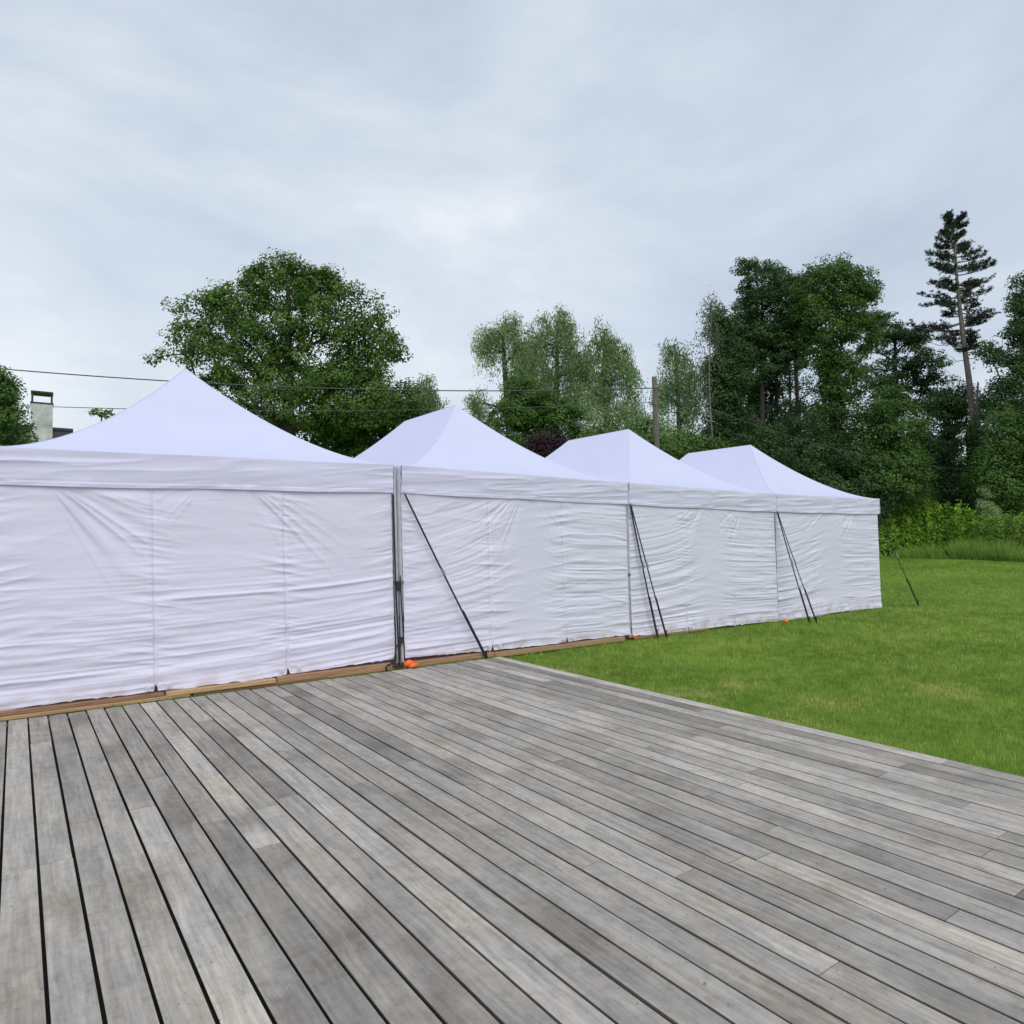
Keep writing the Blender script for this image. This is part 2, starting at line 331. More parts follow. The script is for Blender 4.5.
# ------------------------------------------------------------------ deck
DX1 = 5.50; PITCHW = .1503; DY1 = -.17; DY0 = -13.0
forced = {}
for px, py in [(18, 872), (52, 862), (84, 822), (140, 808), (100, 790), (153, 778), (265, 846), (268, 807), (314, 793), (290, 750),
               (363, 783), (385, 770), (478, 812), (480, 781), (530, 868), (513, 770), (560, 760), (605, 749), (650, 746), (705, 710),
               (768, 830), (715, 793), (748, 782), (695, 868), (882, 775), (840, 742), (905, 765), (964, 806), (45, 742), (510, 700)]:
    d = CF + (px-512)/F*CR - (py-512)/F*CU; t = -CAM[2]/d[2]; p = CAM+t*d
    forced.setdefault(int((DX1-p[0])//PITCHW), []).append(p[1])
mb = MB(); ncol = int((DX1+5.5)/PITCHW)
for c in range(ncol):
    xc = DX1 - (c+.5)*PITCHW
    cuts = list(forced.get(c, []))
    y = DY0 + random.uniform(.2, 2.0)
    while y < DY1-.3:
        if all(abs(y-q) > 1.1 for q in cuts) and not (c in forced and y > -6): cuts.append(y)
        y += random.uniform(1.6, 3.4)
    end = DY1 + random.uniform(-.02, .012)
    ys = sorted([DY0]+[q for q in cuts if DY0+.2 < q < DY1-.15]+[end])
    for a, b in zip(ys[:-1], ys[1:]):
        L = b-a-.004; tone = min(max(random.gauss(.5, .24), 0), 1); wdt = PITCHW-.0130+random.uniform(-.0015, .001)
        x = xc+random.uniform(-.0012, .0012); z = random.uniform(-.0016, .0016); ns = max(2, int(L/.5)); v = []; f = []
        cup = random.uniform(-.0012, .0012)
        prof = [(-.5, -.028, .010), (-.5, -.0016, 0), (-.5, 0, .0012), (0, cup, 0), (.5, 0, -.0012), (.5, -.0016, 0), (.5, -.028, -.010)]
        ph = random.uniform(0, 6)
        for i in range(ns+1):
            yy = a+.002+L*i/ns; wav = .0008*math.sin(yy*1.7+ph)
            for px_, pz, ins in prof: v.append((x+px_*wdt+ins+wav, yy, z+pz))
        k = len(prof)
        for i in range(ns):
            for j in range(k-1): f.append((i*k+j, i*k+j+1, (i+1)*k+j+1, (i+1)*k+j))
        f += [tuple(range(k))[::-1], tuple(ns*k+j for j in range(k))]
        f = [q[::-1] for q in f]
        mb.add(v, f, tone)
deck = mb.build('deck', M['deck'], None, False, True); deck['kind'] = 'structure'

# ------------------------------------------------------------------ grass
def blades(name, P, h, wd, mat, tone, lean=.5):
    n = len(P); a = rng.uniform(0, 2*np.pi, n); b = rng.uniform(0, 2*np.pi, n); ln = rng.uniform(.1, lean, n)
    d = np.stack([np.cos(a), np.sin(a), 0*a], 1)*(wd/2)[:, None]
    tip = P + np.stack([np.cos(b)*ln*h, np.sin(b)*ln*h, h*np.sqrt(np.maximum(.05, 1-ln**2*.6))], 1)
    V = np.stack([P-d, P+d, tip], 1).reshape(-1, 3)
    return np_mesh(name, V, np.arange(3*n).reshape(-1, 3), mat, None, np.repeat(tone, 3))
def lawn_points():
    out_ = []
    for (lo, hi, dens) in ((4, 9, 3200), (9, 13, 1900), (13, 19, 900), (19, 28, 330), (28, 42, 120)):
        n = int((hi*hi-lo*lo)*dens*.55)
        r = np.sqrt(rng.uniform(lo*lo, hi*hi, n)); th = rng.uniform(-.05, 1.05, n)      # angle from +X
        x = CAM[0]+r*np.cos(th); y = CAM[1]+r*np.sin(th)
        k = (x > DX1-.02+.02*vnoise(y*4, 0*y, 77)) & (y < np.where(x < 16.3, -.07, 100)) & ((y > -8) | (r > 9))
        out_.append(np.stack([x[k], y[k], r[k]], 1))
    return np.concatenate(out_)
P = lawn_points(); r = P[:, 2]; xy = P[:, :2]
patch = vnoise(xy[:, 0]*.8, xy[:, 1]*.8, 3)*.6 + vnoise(xy[:, 0]*3, xy[:, 1]*3, 4)*.4
nn = len(P); hgt = (.036+.0006*r)*rng.uniform(.6, 1.5, nn)*(1+.35*patch)
edge = xy[:, 0] < DX1+.12
hgt[edge] *= rng.uniform(1.0, 1.7, edge.sum())
wd = np.clip(.0042*r/7, .004, .03)*rng.uniform(.7, 1.4, nn)
fine = vnoise(xy[:, 0]*7, xy[:, 1]*7, 14)*.5+vnoise(xy[:, 0]*18, xy[:, 1]*18, 15)*.5
hgt *= 1+.35*fine
tone = np.clip(.42+.28*patch+.5*fine+rng.normal(0, .17, nn), 0, 1)
dry = np.zeros(nn)
for px, py, rad in [(676, 690, .22), (828, 700, .30), (735, 683, .2), (700, 690, .25), (795, 720, .22), (945, 688, .3), (560, 668, .25), (880, 760, .25)]:
    d = CF + (px-512)/F*CR - (py-512)/F*CU; t = -CAM[2]/d[2]; q = CAM+t*d
    dry = np.maximum(dry, np.exp(-((xy[:, 0]-q[0])**2+(xy[:, 1]-q[1])**2)/(rad*rad)))
isdry = rng.uniform(0, 1, nn) < dry*.95 + .035 + .08*np.clip(1-(xy[:, 0]-DX1)/.25, 0, 1)
P3 = np.stack([xy[:, 0], xy[:, 1], gz(xy[:, 0], xy[:, 1])-.043], 1)
o = blades('lawn_grass', P3[~isdry], hgt[~isdry], wd[~isdry], M['grass'], tone[~isdry]); o['kind'] = 'stuff'; tag(o, 'short green mown grass of the lawn beside the deck', 'grass')
o = blades('dry_grass', P3[isdry], hgt[isdry]*.9, wd[isdry], M['straw'], tone[isdry], .9); o['kind'] = 'stuff'; tag(o, 'straw coloured dry grass blades scattered in the lawn', 'dry grass')
# moss and grass strip between the deck ends and the tent boards
n = 9000; x = rng.uniform(.9, DX1, n); y = -.10+rng.normal(0, .02, n); keep = rng.uniform(0, 1, n) < np.clip(.25+.7*vnoise(x*1.7, 0*x, 9)+.15*x/3, .05, 1)
x, y = x[keep], y[keep]; n = len(x)
o = blades('edge_grass', np.stack([x, y, np.full(n, -.028)], 1), rng.uniform(.02, .055, n), rng.uniform(.004, .008, n), M['straw'] if False else M['tallgrass'], np.clip(rng.normal(.4, .25, n), 0, 1), .9)
o['kind'] = 'stuff'; tag(o, 'thin strip of moss and grass between deck ends and timber boards', 'grass')

# ------------------------------------------------------------------ tents
HV, HT, ZA, YA, YB, DEP = 2.130, 2.4776, 3.81, 1.894, 3.744, 5.64
DZ = [.006, .064, .009, -.047, -.034]
SPAN = [(-.07, 3.985), (4.105, 8.112), (8.145, 12.168), (12.175, 16.19)]
GEXP = 1.57
def lean(V):
    V = np.array(V, float); V[..., 0] += .03-.022*V[..., 2]; return V
def wrinkles(u, z, W, k):
    s = 100+17*k; seams = [0, W/3, 2*W/3, W]
    d = np.zeros_like(u)
    low = np.clip((1.75-z)/1.5, 0, 1)
    for i, q in enumerate(seams):
        dist = np.abs(u-q)
        n1 = ridge((u-q)*1.2, z*17 + (u-q)*rng_s[k][i]*6, s+i)
        n2 = ridge((u-q)*1.0, z*8 + (u-q)*rng_s[k][i]*3, s+20+i)
        n3 = ridge((u-q)*4, z*30 + (u-q)*3, s+30+i)
        d += .0062*n1*np.exp(-dist/.15) + .0075*n2*np.exp(-dist/.36) + .0026*n3*np.exp(-dist/.06)
        d -= .010*np.exp(-(dist/.012)**2) if 0 < i < 3 else 0
    smooth = np.ones_like(u)
    if k == 0:
        for q in (.17*W, .5*W, .83*W): smooth -= .75*np.exp(-((u-q)/.42)**2-((z-1.45)/.55)**2)
        ph = z - .05*(u-W/2)**2/(W*W/4) - .03*(u-W/2)
        amp = (.10+.90*low)*smooth
    else:
        smooth -= .92*np.exp(-((u-W*.52)/.50)**2-((z-1.05)/1.15)**6)
        gz_ = np.clip((z-.25)/1.3, 0, 1)
        left = 1/(1+np.exp((u-W*.52)/.14)); uu = np.sqrt((u-W*.52)**2+.3**2)-.1
        ph = z - ((.85 if k == 1 else .6)*left+.10*(1-left))*np.exp(-uu/(.95 if k == 1 else .7))*gz_ - .04*(u-W/2)*left
        amp = (.42+.58*low)*smooth
    d += amp*(.0085*ridge(u*.40, ph*5.2, s+40) + .0088*ridge(u*.6+3, ph*11.5, s+41) + .0060*ridge(u*1.0, ph*21, s+42))
    d += .012*vnoise(u*.8, z*1.1, s+43)
    d += smooth*(.0022*ridge(u*2.4+z*1.3, ph*10, s+44)*np.clip(.5+1.2*vnoise(u*1.7, z*1.9, s+45), 0, 1) + .0014*ridge(u*5, ph*19, s+46)*np.clip(.4+vnoise(u*2.2, z*2.6, s+47), 0, 1))
    # fans of tension folds from the middle bracket and the corners
    def fan(u0, z0, a0, a1, freq, am, r0, r1, sd):
        du, dz = u-u0, z0-z; rr = np.hypot(du, dz)+1e-4; an = np.degrees(np.arctan2(du, dz))
        env = np.clip((an-a0)/8, 0, 1)*np.clip((a1-an)/8, 0, 1)*np.clip((rr-r0)/.2, 0, 1)*np.clip((r1-rr)/(r1*.5), 0, 1)
        return am*env*ridge(an*freq, rr*.35, sd)
    if k == 0:
        d += fan(.35, 2.28, 25, 80, .16, .016, .2, 1.45, s+60) + fan(3.0*W/4-.9, 2.35, 30, 85, .17, .013, .3, 1.9, s+61)
        d += fan(2.0, 2.4, -80, -30, .15, .006, .3, 1.0, s+62)
        d += .016*np.exp(-((z-(.98+.05*(u-2)+.03*np.sin(u*1.5)))/.02)**2)*np.clip((u-1.2)/.4, 0, 1)
    else:
        d += fan(W*.50, 2.36, -70, -12, .17, .008, .2, 1.3, s+60)*left + fan(W*.53, 2.32, 14, 75, .16, .006, .2, 1.2, s+61)
        if k > 1: d += fan(W*.78, 2.36, -68, -12, .19, .008, .2, 1.2, s+63)
    top = np.clip((2.14-z)/.12, .15, 1)
    return d*top*(1.3, 1.3, 1.15, 1.1)[k]*(.35+.65*np.clip(np.minimum(u, W-u)/.06, 0, 1))
rng_s = [[random.uniform(-.6, .6) for _ in range(4)] for _ in range(4)]
def cloth_wall(k, x0, x1, y, zl, zr, parent, fine=True, out_=-1, along='x', name='wall'):
    W = x1-x0; nu, nv = (361, 221) if fine else (61, 31)
    u = np.linspace(0, W, nu)[:, None]; v = np.linspace(0, 1, nv)[None, :]
    zb = .028 + .010*np.sin(u*2.1+k) + .008*vnoise(u*3, 0*u, k)
    if k == 0: zb = zb + .012
    if k >= 2: zb = zb - .02
    if fine:
        for q in (W/3, 2*W/3): zb = zb + .085*np.clip(1-np.abs(u-q-.004)/.018, 0, 1)
        zb = zb + .012*np.abs(vnoise(u*9, 0*u, 31+k))
    z = zb + (HV+.03-zb)*v; U = u+0*z
    d = wrinkles(U, z, W, k) if fine else .01*vnoise(U*.8, z*3, k)
    d = d + .02*np.clip((.35-z)/.35, 0, 1)**2*(1 if k else .6)
    zz = z + zl*(1-U/W) + zr*U/W
    if along == 'x': V = np.stack([x0+U, y+out_*d, zz], -1)
    else: V = np.stack([y+out_*d, x0+U, zz], -1)
    return np_mesh(name, lean(V.reshape(-1, 3)), grid_faces(nu, nv), M['wallcloth'], parent, None, True)
def valance(k, p0, p1, outn, zl, zr, fine):
    p0 = np.array(p0, float); p1 = np.array(p1, float); L = np.linalg.norm(p1-p0); nu, nv = (321, 40) if fine else (41, 8)
    u = np.linspace(0, L, nu)[:, None]; v = np.linspace(0, 1, nv)[None, :]; h = HT-HV
    U = u+0*v; s = 300+31*k
    sag = .010*np.sin(np.clip(U/L, 0, 1)*np.pi*2)**2
    z = HT - h*v - sag*(.3+.7*v)
    d = (.038-.026*v if fine else 0*v) + .010*ridge(U*.7, v*1.4+U*.2, s) + .006*ridge(U*1.2, v*4+U*.5, s+1) - .010*np.exp(-np.abs(U-L*.555)/.035)*v
    for q in (0, L*.2, L*.42, L*.58, L*.8, L):
        dist = np.abs(U-q); d = d + .0055*ridge(U*.8, v*6.5+(U-q)*2, s+int(q*7))*np.exp(-dist/.22)
    d = (d-(.038 if fine else 0))*np.clip(v*5, 0, 1)+(.038 if fine else 0)
    hem = np.clip((v-.86)/.03, 0, 1)
    d = d + hem*(.004+.006*ridge(U*3.2, v*2, s+9)) - .006*np.exp(-((v-.86)/.012)**2)
    d = d + .05*np.clip(v-.95, 0, 1)*vnoise(U*5, v, s+3)
    P_ = p0[None, None, :]+(p1-p0)[None, None, :]*(U/L)[..., None] + np.array(outn)[None, None, :]*(d+.012)[..., None]
    t = np.clip((P_[..., 0]-SPAN[k][0])/(SPAN[k][1]-SPAN[k][0]), 0, 1)
    V = np.stack([P_[..., 0], P_[..., 1], z + zl*(1-t) + zr*t], -1)
    return lean(V).reshape(-1, 3), grid_faces(nu, nv)
def build_tent(k, label):
    ZA = 3.81 + (.04 if k == 0 else 0)
    x0, x1 = SPAN[k]; W = x1-x0; xm = (x0+x1)/2; zl, zr = DZ[k], DZ[k+1]
    root = empty('pop_up_tent', (xm, DEP/2, 0), label, 'tent', 'white pop-up tents joined in a row')
    # canopy
    def dzz(x): return zl + (zr-zl)*(x-x0)/W
    Vs, Fs, off = [], [], 0
    A, B = np.array([xm, YA]), np.array([xm, YB]); c00, c10, c11, c01 = np.array([x0, -.05]), np.array([x1, -.05]), np.array([x1, DEP]), np.array([x0, DEP])
    for (e0, e1, t0, t1, sd) in ((c00, c10, A, A, 1), (c10, c11, A, B, 2), (c11, c01, B, B, 3), (c01, c00, B, A, 4)):
        ns, ntt = 61, 61
        s = np.linspace(0, 1, ns)[:, None]; t = np.linspace(0, 1, ntt)[None, :]
        P_ = (e0[None, None]*(1-s[..., None])+e1[None, None]*s[..., None])*(1-t[..., None]) + (t0[None, None]*(1-s[..., None])+t1[None, None]*s[..., None])*t[..., None]
        gt = np.where(t > .93, .93**GEXP+(t-.93)*(1-.93**GEXP)/.07, t**GEXP)
        z = HT + (ZA-HT)*gt + 0*s
        z = z - .035*np.sin(np.pi*s)*np.sin(np.pi*np.clip(t, 0, 1))**1.0
        z = z + .006*ridge(s*3+t, t*2+s*2, 500+sd+7*k)*np.sin(np.pi*s)*np.sin(np.pi*t) - .010*np.sin(s*np.pi*2)**2*np.clip(1-t*8, 0, 1)
        z = z + dzz(P_[..., 0])
        V = lean(np.concatenate([P_, z[..., None]], -1)).reshape(-1, 3)
        Vs.append(V); Fs.append(grid_faces(ns, ntt)+off); off += len(V)
    can = np_mesh('canopy', np.concatenate(Vs), np.concatenate(Fs), M['roof'], root, None, True)
    # hip seams, stitched strips on the roof
    sm = MB()
    for cn, ap in ((c00, A), (c10, A), (c11, B), (c01, B)):
        pts = []
        for t in np.linspace(0, 1, 26):
            q = cn*(1-t)+ap*t; gt = .93**GEXP+(t-.93)*(1-.93**GEXP)/.07 if t > .93 else t**GEXP
            pts.append(lean(np.array([q[0], q[1], HT+(ZA-HT)*gt+dzz(q[0])+.001])))
        sm.tube(pts, .0045, 5)
    sm.tube([lean(np.array([xm, y, ZA+dzz(xm)])) for y in (YA, (YA+YB)/2, YB)], .006, 5)
    sm.build('seam', M['roofseam'], can)
    Vs, Fs, off = [], [], 0
    for i, (a, b, nrm, fine) in enumerate((((x0, 0, 0), (x1, 0, 0), (0, -1, 0), True), ((x1, -.05, 0), (x1, DEP, 0), (1, 0, 0), False),
                            ((x1, DEP, 0), (x0, DEP, 0), (0, 1, 0), False), ((x0, DEP, 0), (x0, -.05, 0), (-1, 0, 0), False))):
        V, f = valance(k, a, b, nrm, zl, zr, fine); Vs.append(V); Fs.append(f+off); off += len(V)
    np_mesh('valance', np.concatenate(Vs), np.concatenate(Fs), M['valance'], root, None, True)
    wl = cloth_wall(k, x0+.004, x1-.012, .004, zl, zr, root)
    for q in (W/3, 2*W/3):
        for s in (-.09, .095):
            tb = MB(); xx = x0+.012+q+s+random.uniform(-.01, .01); zc = (.095 if k == 0 else .08 if k == 1 else .035)+dzz(xx)
            c_ = lean(np.array([xx, -.05, zc]))
            tb.box(c_, (.045, .006, .05), 0, .5, .002)
            to = tb.build('hem_tab', M['tab'], wl)
            rg = MB(); pts = [c_+np.array([.009*math.cos(a), -.005, .009*math.sin(a)-.004]) for a in np.linspace(0, 2*math.pi, 11)]
            rg.tube(pts, .0028, 5); rg.build('eyelet', M['alu'], to)
    cloth_wall(k, x0-.03, x1+(.10 if k == 0 else .03), DEP-.02, zl, zr, root, False, 1)
    if k == 0: cloth_wall(k, .02, DEP-.02, x0+.012, zl, zl, root, False, -1, 'y')
    if k == 3: cloth_wall(k, .02, DEP-.02, x1-.012, zr, zr, root, False, 1, 'y')
    for lx, ly in ((x0-.03, .0) if k == 1 else (x0+.04, .085), (x1+.03, .0) if k == 0 else (x1+.012, .02) if k == 1 else (x1-.03, .085), (x0+.035, DEP-.065), (x1-.03, DEP-.065)):
        z0 = dzz(lx); lg = MB()
        lg.tube([lean(np.array([lx, ly, z0+1.0])), lean(np.array([lx, ly, z0+HT-.03]))], .026, 6)
        lg.tube([lean(np.array([lx, ly, z0-.0])), lean(np.array([lx, ly, z0+1.0]))], .021, 6)
        L = lg.build('leg', M['alu'], root)
        fp = MB(); fp.box(lean(np.array([lx, ly, z0+.008-.01])), (.1, .1, .012), 0, .5, .003); fp.build('foot_plate', M['steel'], L)
        sl_ = MB(); sl_.box(lean(np.array([lx, ly, z0+1.0])), (.058, .058, .05), 0, .5, .008); sl_.build('slider', M['steel'], L)
    return root
TL = ['white pop-up tent nearest the camera, at the left end of the row',
      'second white pop-up tent from the left, one black strap across its wall',
      'third white pop-up tent from the left, beside the end tent',
      'white pop-up tent at the far right end of the row, nearest the hedge']
for k in range(4): build_tent(k, TL[k])

# ------------------------------------------------------------------ boards under the walls
def board(x0, x1, y, z, w_, h, mat, label, rz=0.0):
    mb = MB(); ns = 10
    c = np.array([(x0+x1)/2, y, z+h/2]); mb.box((0, 0, 0), (x1-x0, w_, h), 0, random.random(), .004)
    o = mb.build('timber_board', mat, None, False, True); o.location = tuple(c); o.rotation_euler = (0, 0, rz)
    tag(o, label, 'timber board', 'timber boards along the tent walls')
board(-1.4, 1.62, -.03, -.012, .13, .033, M['plank'], 'pale brown bottom board under the nearest tent wall at the left edge of the photo', .004)
board(-1.4, 1.38, -.015, .023, .10, .036, M['plankred'], 'reddish brown upper board resting on the pale board at the left edge', .004)
board(1.40, 2.50, -.035, .018, .12, .046, M['plank'], 'pale brown short board beneath the first wall seam of the nearest tent', -.006)
board(1.66, 3.10, -.02, -.02, .12, .036, M['plankred'], 'dark low board lying under the short pale board of the nearest tent')
board(2.52, 3.93, -.02, -.012, .11, .088, M['plankred'], 'reddish board ending beside the post between the first two tents', .004)
board(4.14, 5.45, -.02, -.02, .11, .075, M['plankred'], 'dark reddish board under the second tent, beside the deck corner')
board(5.47, 7.95, -.02, -.025, .10, .066, M['plank'], 'long pale brown board under the second tent, along the lawn')
board(8.2, 10.0, .0, -.028, .09, .035, M['plankred'], 'thin dark board under the third tent on the lawn')

# ------------------------------------------------------------------ straps, hooks, pegs
def gpt(px, py, z=0.0):
    d = CF + (px-512)/F*CR - (py-512)/F*CU; t = (z-CAM[2])/d[2]; return CAM+t*d
def strap_thing(p0, p1, label, w_=.03, hook=True, tail=None):
    p0 = np.array(p0, float); p1 = np.array(p1, float)
    root = empty('guy_strap', p1, label, 'strap', 'black guy straps tying down the tents')
    n = 12; pts = [p0*(1-t)+p1*t - np.array([0, 0, .02*math.sin(math.pi*t)]) for t in np.linspace(0, 1, n)]
    dr = (p1-p0)/np.linalg.norm(p1-p0); side = np.cross(dr, [0, -1, 0]); side /= np.linalg.norm(side)
    m = MB(); m.strap(pts, w_, .004, side); m.build('webbing', M['black'], root)
    m = MB(); q = p0*.55+p1*.45+np.array([0, -.008, -.012]); m.strap([q-dr*.05, q+dr*.05], w_*1.25, .016, side); m.build('buckle', M['steel'], root)
    m = MB()
    m.strap([p0*.30+p1*.70+np.array([0, -.008, 0]), p1+np.array([0, -.008, .02])], w_*1.1, .006, side); m.build('doubled_end', M['black'], root)
    m = MB(); m.tube([p1+np.array([0, 0, .10]), p1+np.array([.01, -.01, .0]), p1+np.array([.03, -.02, -.12])], .011, 7); m.tube([p1+np.array([-.03, 0, .085]), p1+np.array([.04, 0, .095])], .009, 6)
    m.build('ground_stake', M['black'], root)
    m = MB(); m.tube([p0+np.array([-.02, -.006, .03]), p0+np.array([0, -.02, 0]), p0+np.array([.015, -.006, -.03])], .008, 6); m.build('hook', M['steel'], root)
    return root
def top(k, dx=0.03): 
    return lean(np.array([SPAN[k][0]+dx, -.055, HV-.02+DZ[k]]))
strap_thing(top(1), gpt(486, 658), 'single black strap running from the first tent post down to the deck corner', .024)
strap_thing(top(2, -.0), gpt(657, 636), 'thicker left strap of the pair at the post between second and third tents', .029)
strap_thing(top(2, .02), gpt(666, 636.5), 'thinner right strap of the pair at the post between second and third tents', .024)
strap_thing(top(3, -.01), gpt(809, 622), 'left strap of the pair at the post between third and last tents', .032)
strap_thing(top(3, .01), gpt(816, 622), 'right strap of the pair at the post between third and last tents', .024)
strap_thing(lean(np.array([SPAN[3][1]+.02, -.02, HV-.03])), gpt(918, 605), 'black strap reaching out over the lawn from the far right tent corner', .03)
# vertical strap with ratchet bar at the first post
px_ = SPAN[0][1]-.005
root = empty('tension_strap', (px_, -.06, 0), 'black strap hanging down the first tent post with a bent black hook at its foot', 'strap')
m = MB(); m.strap([lean(np.array([px_-.00, -.035, HV-.02+.06])), lean(np.array([px_+.00, -.05, 1.1])), lean(np.array([px_+.015, -.07, .03]))], .021, .004, (1, 0, 0)); m.build('webbing', M['black'], root)
m = MB(); m.strap([lean(np.array([px_+.07, -.04, 1.15])), lean(np.array([px_+.085, -.05, .5])), lean(np.array([px_+.09, -.06, .25]))], .014, .004, (1, 0, 0)); m.build('loose_end', M['black'], root)
m = MB(); m.box(lean(np.array([px_+.05, -.05, .34])), (.05, .03, .09), 0, .5, .006); m.build('ratchet', M['darkmetal'], root); m = MB(); m.box(lean(np.array([px_+.045, -.05, 1.02])), (.055, .03, .12), 0, .5, .006); m.build('ratchet', M['darkmetal'], root)
hk = [lean(np.array(q)) for q in [(px_+.0, -.085, .30), (px_-.03, -.09, .27), (px_-.065, -.10, .12), (px_-.085, -.11, .085), (px_-.17, -.12, .062), (px_-.195, -.125, .04), (px_-.18, -.13, -.0)]]
m = MB(); m.tube(hk, .011, 8); m.build('bent_hook', M['black'], root, True)
# orange lumps at the post feet
def orange(x, y, z, s, label):
    o = empty('ground_peg', (x, y, z), label, 'peg', 'orange pegs at the feet of tent posts')
    m = MB(); loc = np.array([x, y, z])
    m.tube([loc+np.array([-.05, .0, .035])*s, loc+np.array([-.01, -.01, .05])*s, loc+np.array([.05, -.005, .045])*s], [.022*s, .032*s, .02*s], 8)
    m.tube([loc+np.array([-.015, -.02, .02])*s, loc+np.array([.03, -.035, .028])*s, loc+np.array([.085, -.03, .03])*s], [.018*s, .026*s, .012*s], 8)
    m.build('head', M['orange'], o, True)
    m = MB(); m.tube([loc+np.array([-.05, 0, .03])*s, loc+np.array([-.045, 0, -.07])*s], .009*s, 6); m.build('shank', M['steel'], o)
p = at(409, 664, 1.0)-CAM; p = CAM+p*((-.135-CAM[1])/p[1]); orange(p[0], -.135, .002, 1.3, 'large bright orange peg at the foot of the first tent post by the deck')
p = gpt(632, 636, .02); orange(p[0], p[1], -.01, 1.05, 'orange peg in the grass at the post between second and third tents')
p = gpt(784, 621, .02); orange(p[0], p[1], -.01, 1.0, 'small orange peg in the grass at the post before the last tent')

# ------------------------------------------------------------------ trees
def leaves_mesh(name, Pc, size, nrm, mat, parent, tone, aspect=.62, asdir=None, fold=False):
    n = len(Pc); nrm = nrm/np.linalg.norm(nrm, axis=1)[:, None]
    r = rng.normal(size=(n, 3)) if asdir is None else asdir+rng.normal(size=(n, 3))*.35
    a = np.cross(nrm, r); a /= np.linalg.norm(a, axis=1)[:, None]+1e-9
    b = np.cross(nrm, a)
    if asdir is not None: a, b = b, a
    s = np.asarray(size)[:, None]
    V = np.stack([Pc-a*s*.5, Pc+b*s*.5*aspect+a*s*.05, Pc+a*s*.5, Pc-b*s*.5*aspect+a*s*.05], 1).reshape(-1, 3)
    return np_mesh(name, V, np.arange(4*n).reshape(-1, 4), mat, parent, np.repeat(tone, 4))
def tubes_np(segs, n=5):
    """segs: (m,8) = p0 p1 r0 r1"""
    S = np.array(segs); p0, p1, r0, r1 = S[:, 0:3], S[:, 3:6], S[:, 6], S[:, 7]
    d = p1-p0; d /= np.linalg.norm(d, axis=1)[:, None]+1e-9
    ref = np.where(np.abs(d[:, 2:3]) < .9, np.array([[0, 0, 1.]]), np.array([[1., 0, 0]]))
    a = np.cross(d, ref); a /= np.linalg.norm(a, axis=1)[:, None]+1e-9; b = np.cross(d, a)
    q = 2*np.pi*np.arange(n)/n
    ring = a[:, None, :]*np.cos(q)[None, :, None] + b[:, None, :]*np.sin(q)[None, :, None]
    V = np.concatenate([p0[:, None]+ring*r0[:, None, None], p1[:, None]+ring*r1[:, None, None]], 1).reshape(-1, 3)
    k = np.arange(n); f = np.stack([k, (k+1) % n, n+(k+1) % n, n+k], 1)
    Fc = (np.arange(len(S))[:, None, None]*2*n + f[None]).reshape(-1, 4)
    return V, Fc
def grow(trunk, clumps, r_tip, r_base, step=.55, up=.35, wob=.12):
    """join clumps to the trunk, nearest first; radii from what each node carries"""
    nodes = [np.array(p, float) for p in trunk]; par = [-1]+list(range(len(trunk)-1))
    tz = np.array(trunk); 
    dist = np.array([np.min(np.linalg.norm(tz-c, axis=1)) for c in clumps])
    NA = np.zeros((len(trunk)+len(clumps)*40, 3)); NA[:len(trunk)] = tz; cnt = len(trunk)
    ends = []
    for i in np.argsort(dist):
        c = clumps[i]; D = NA[:cnt]-c; pen = np.maximum(0, D[:, 2]+.35*np.hypot(D[:, 0], D[:, 1]))
        j = int(np.argmin(np.linalg.norm(D, axis=1)+1.2*pen)); p0 = NA[j]; L = np.linalg.norm(c-p0); ns = max(1, min(30, int(L/step)))
        mid = (p0+c)/2+np.array([0, 0, -.0])+np.array([0, 0, 1])*L*.12*up + rng.normal(size=3)*L*wob
        prev = j
        for t in np.linspace(0, 1, ns+1)[1:]:
            q = (1-t)**2*p0+2*t*(1-t)*mid+t*t*c
            if cnt < len(NA): NA[cnt] = q; nodes.append(q); par.append(prev); prev = cnt; cnt += 1
        ends.append(prev)
    load = np.zeros(cnt)
    for e in ends: load[e] += 1
    order = list(range(cnt))
    for i in reversed(order):
        if par[i] >= 0 and par[i] < i: load[par[i]] += load[i]
    rad = r_tip*np.maximum(load, .6)**.5
    mxr = rad[0]; sc = r_base/mxr
    rad = r_tip + (rad-r_tip)*(r_base-r_tip)/(max(mxr-r_tip, 1e-6))
    nt_ = len(trunk)
    segs = []
    for i in range(1, cnt):
        a = par[i]; ra = rad[a]; 
        if i < nt_: ra = rad[a]
        else: ra = min(rad[a], rad[i]*1.25)
        segs.append((*NA[a], *NA[i], ra, rad[i]))
    return segs
def blob_clumps(blobs, depth, n, thick, shell=.35, zflat=1.0):
    """crown outline as blobs (px, py, rx, ry) standing `depth` metres off -> clump points in the place"""
    vol = np.array([b[2]*b[3] for b in blobs], float); pr = vol/vol.sum(); out_ = []; onrm = []
    for i in range(n):
        b = blobs[rng.choice(len(blobs), p=pr)]
        v = rng.normal(size=3); v /= np.linalg.norm(v); v *= rng.uniform(shell**3, 1)**(1/3)
        dd = (b[4] if len(b) > 4 else 0) + v[1]*thick*b[2]*depth/F
        out_.append(at(b[0]+v[0]*b[2], b[1]-v[2]*b[3], depth+dd)); onrm.append(CR*v[0]+CF*v[1]+np.array([0, 0, 1])*v[2])
    return np.array(out_), np.array(onrm)
LEAFN = [0]
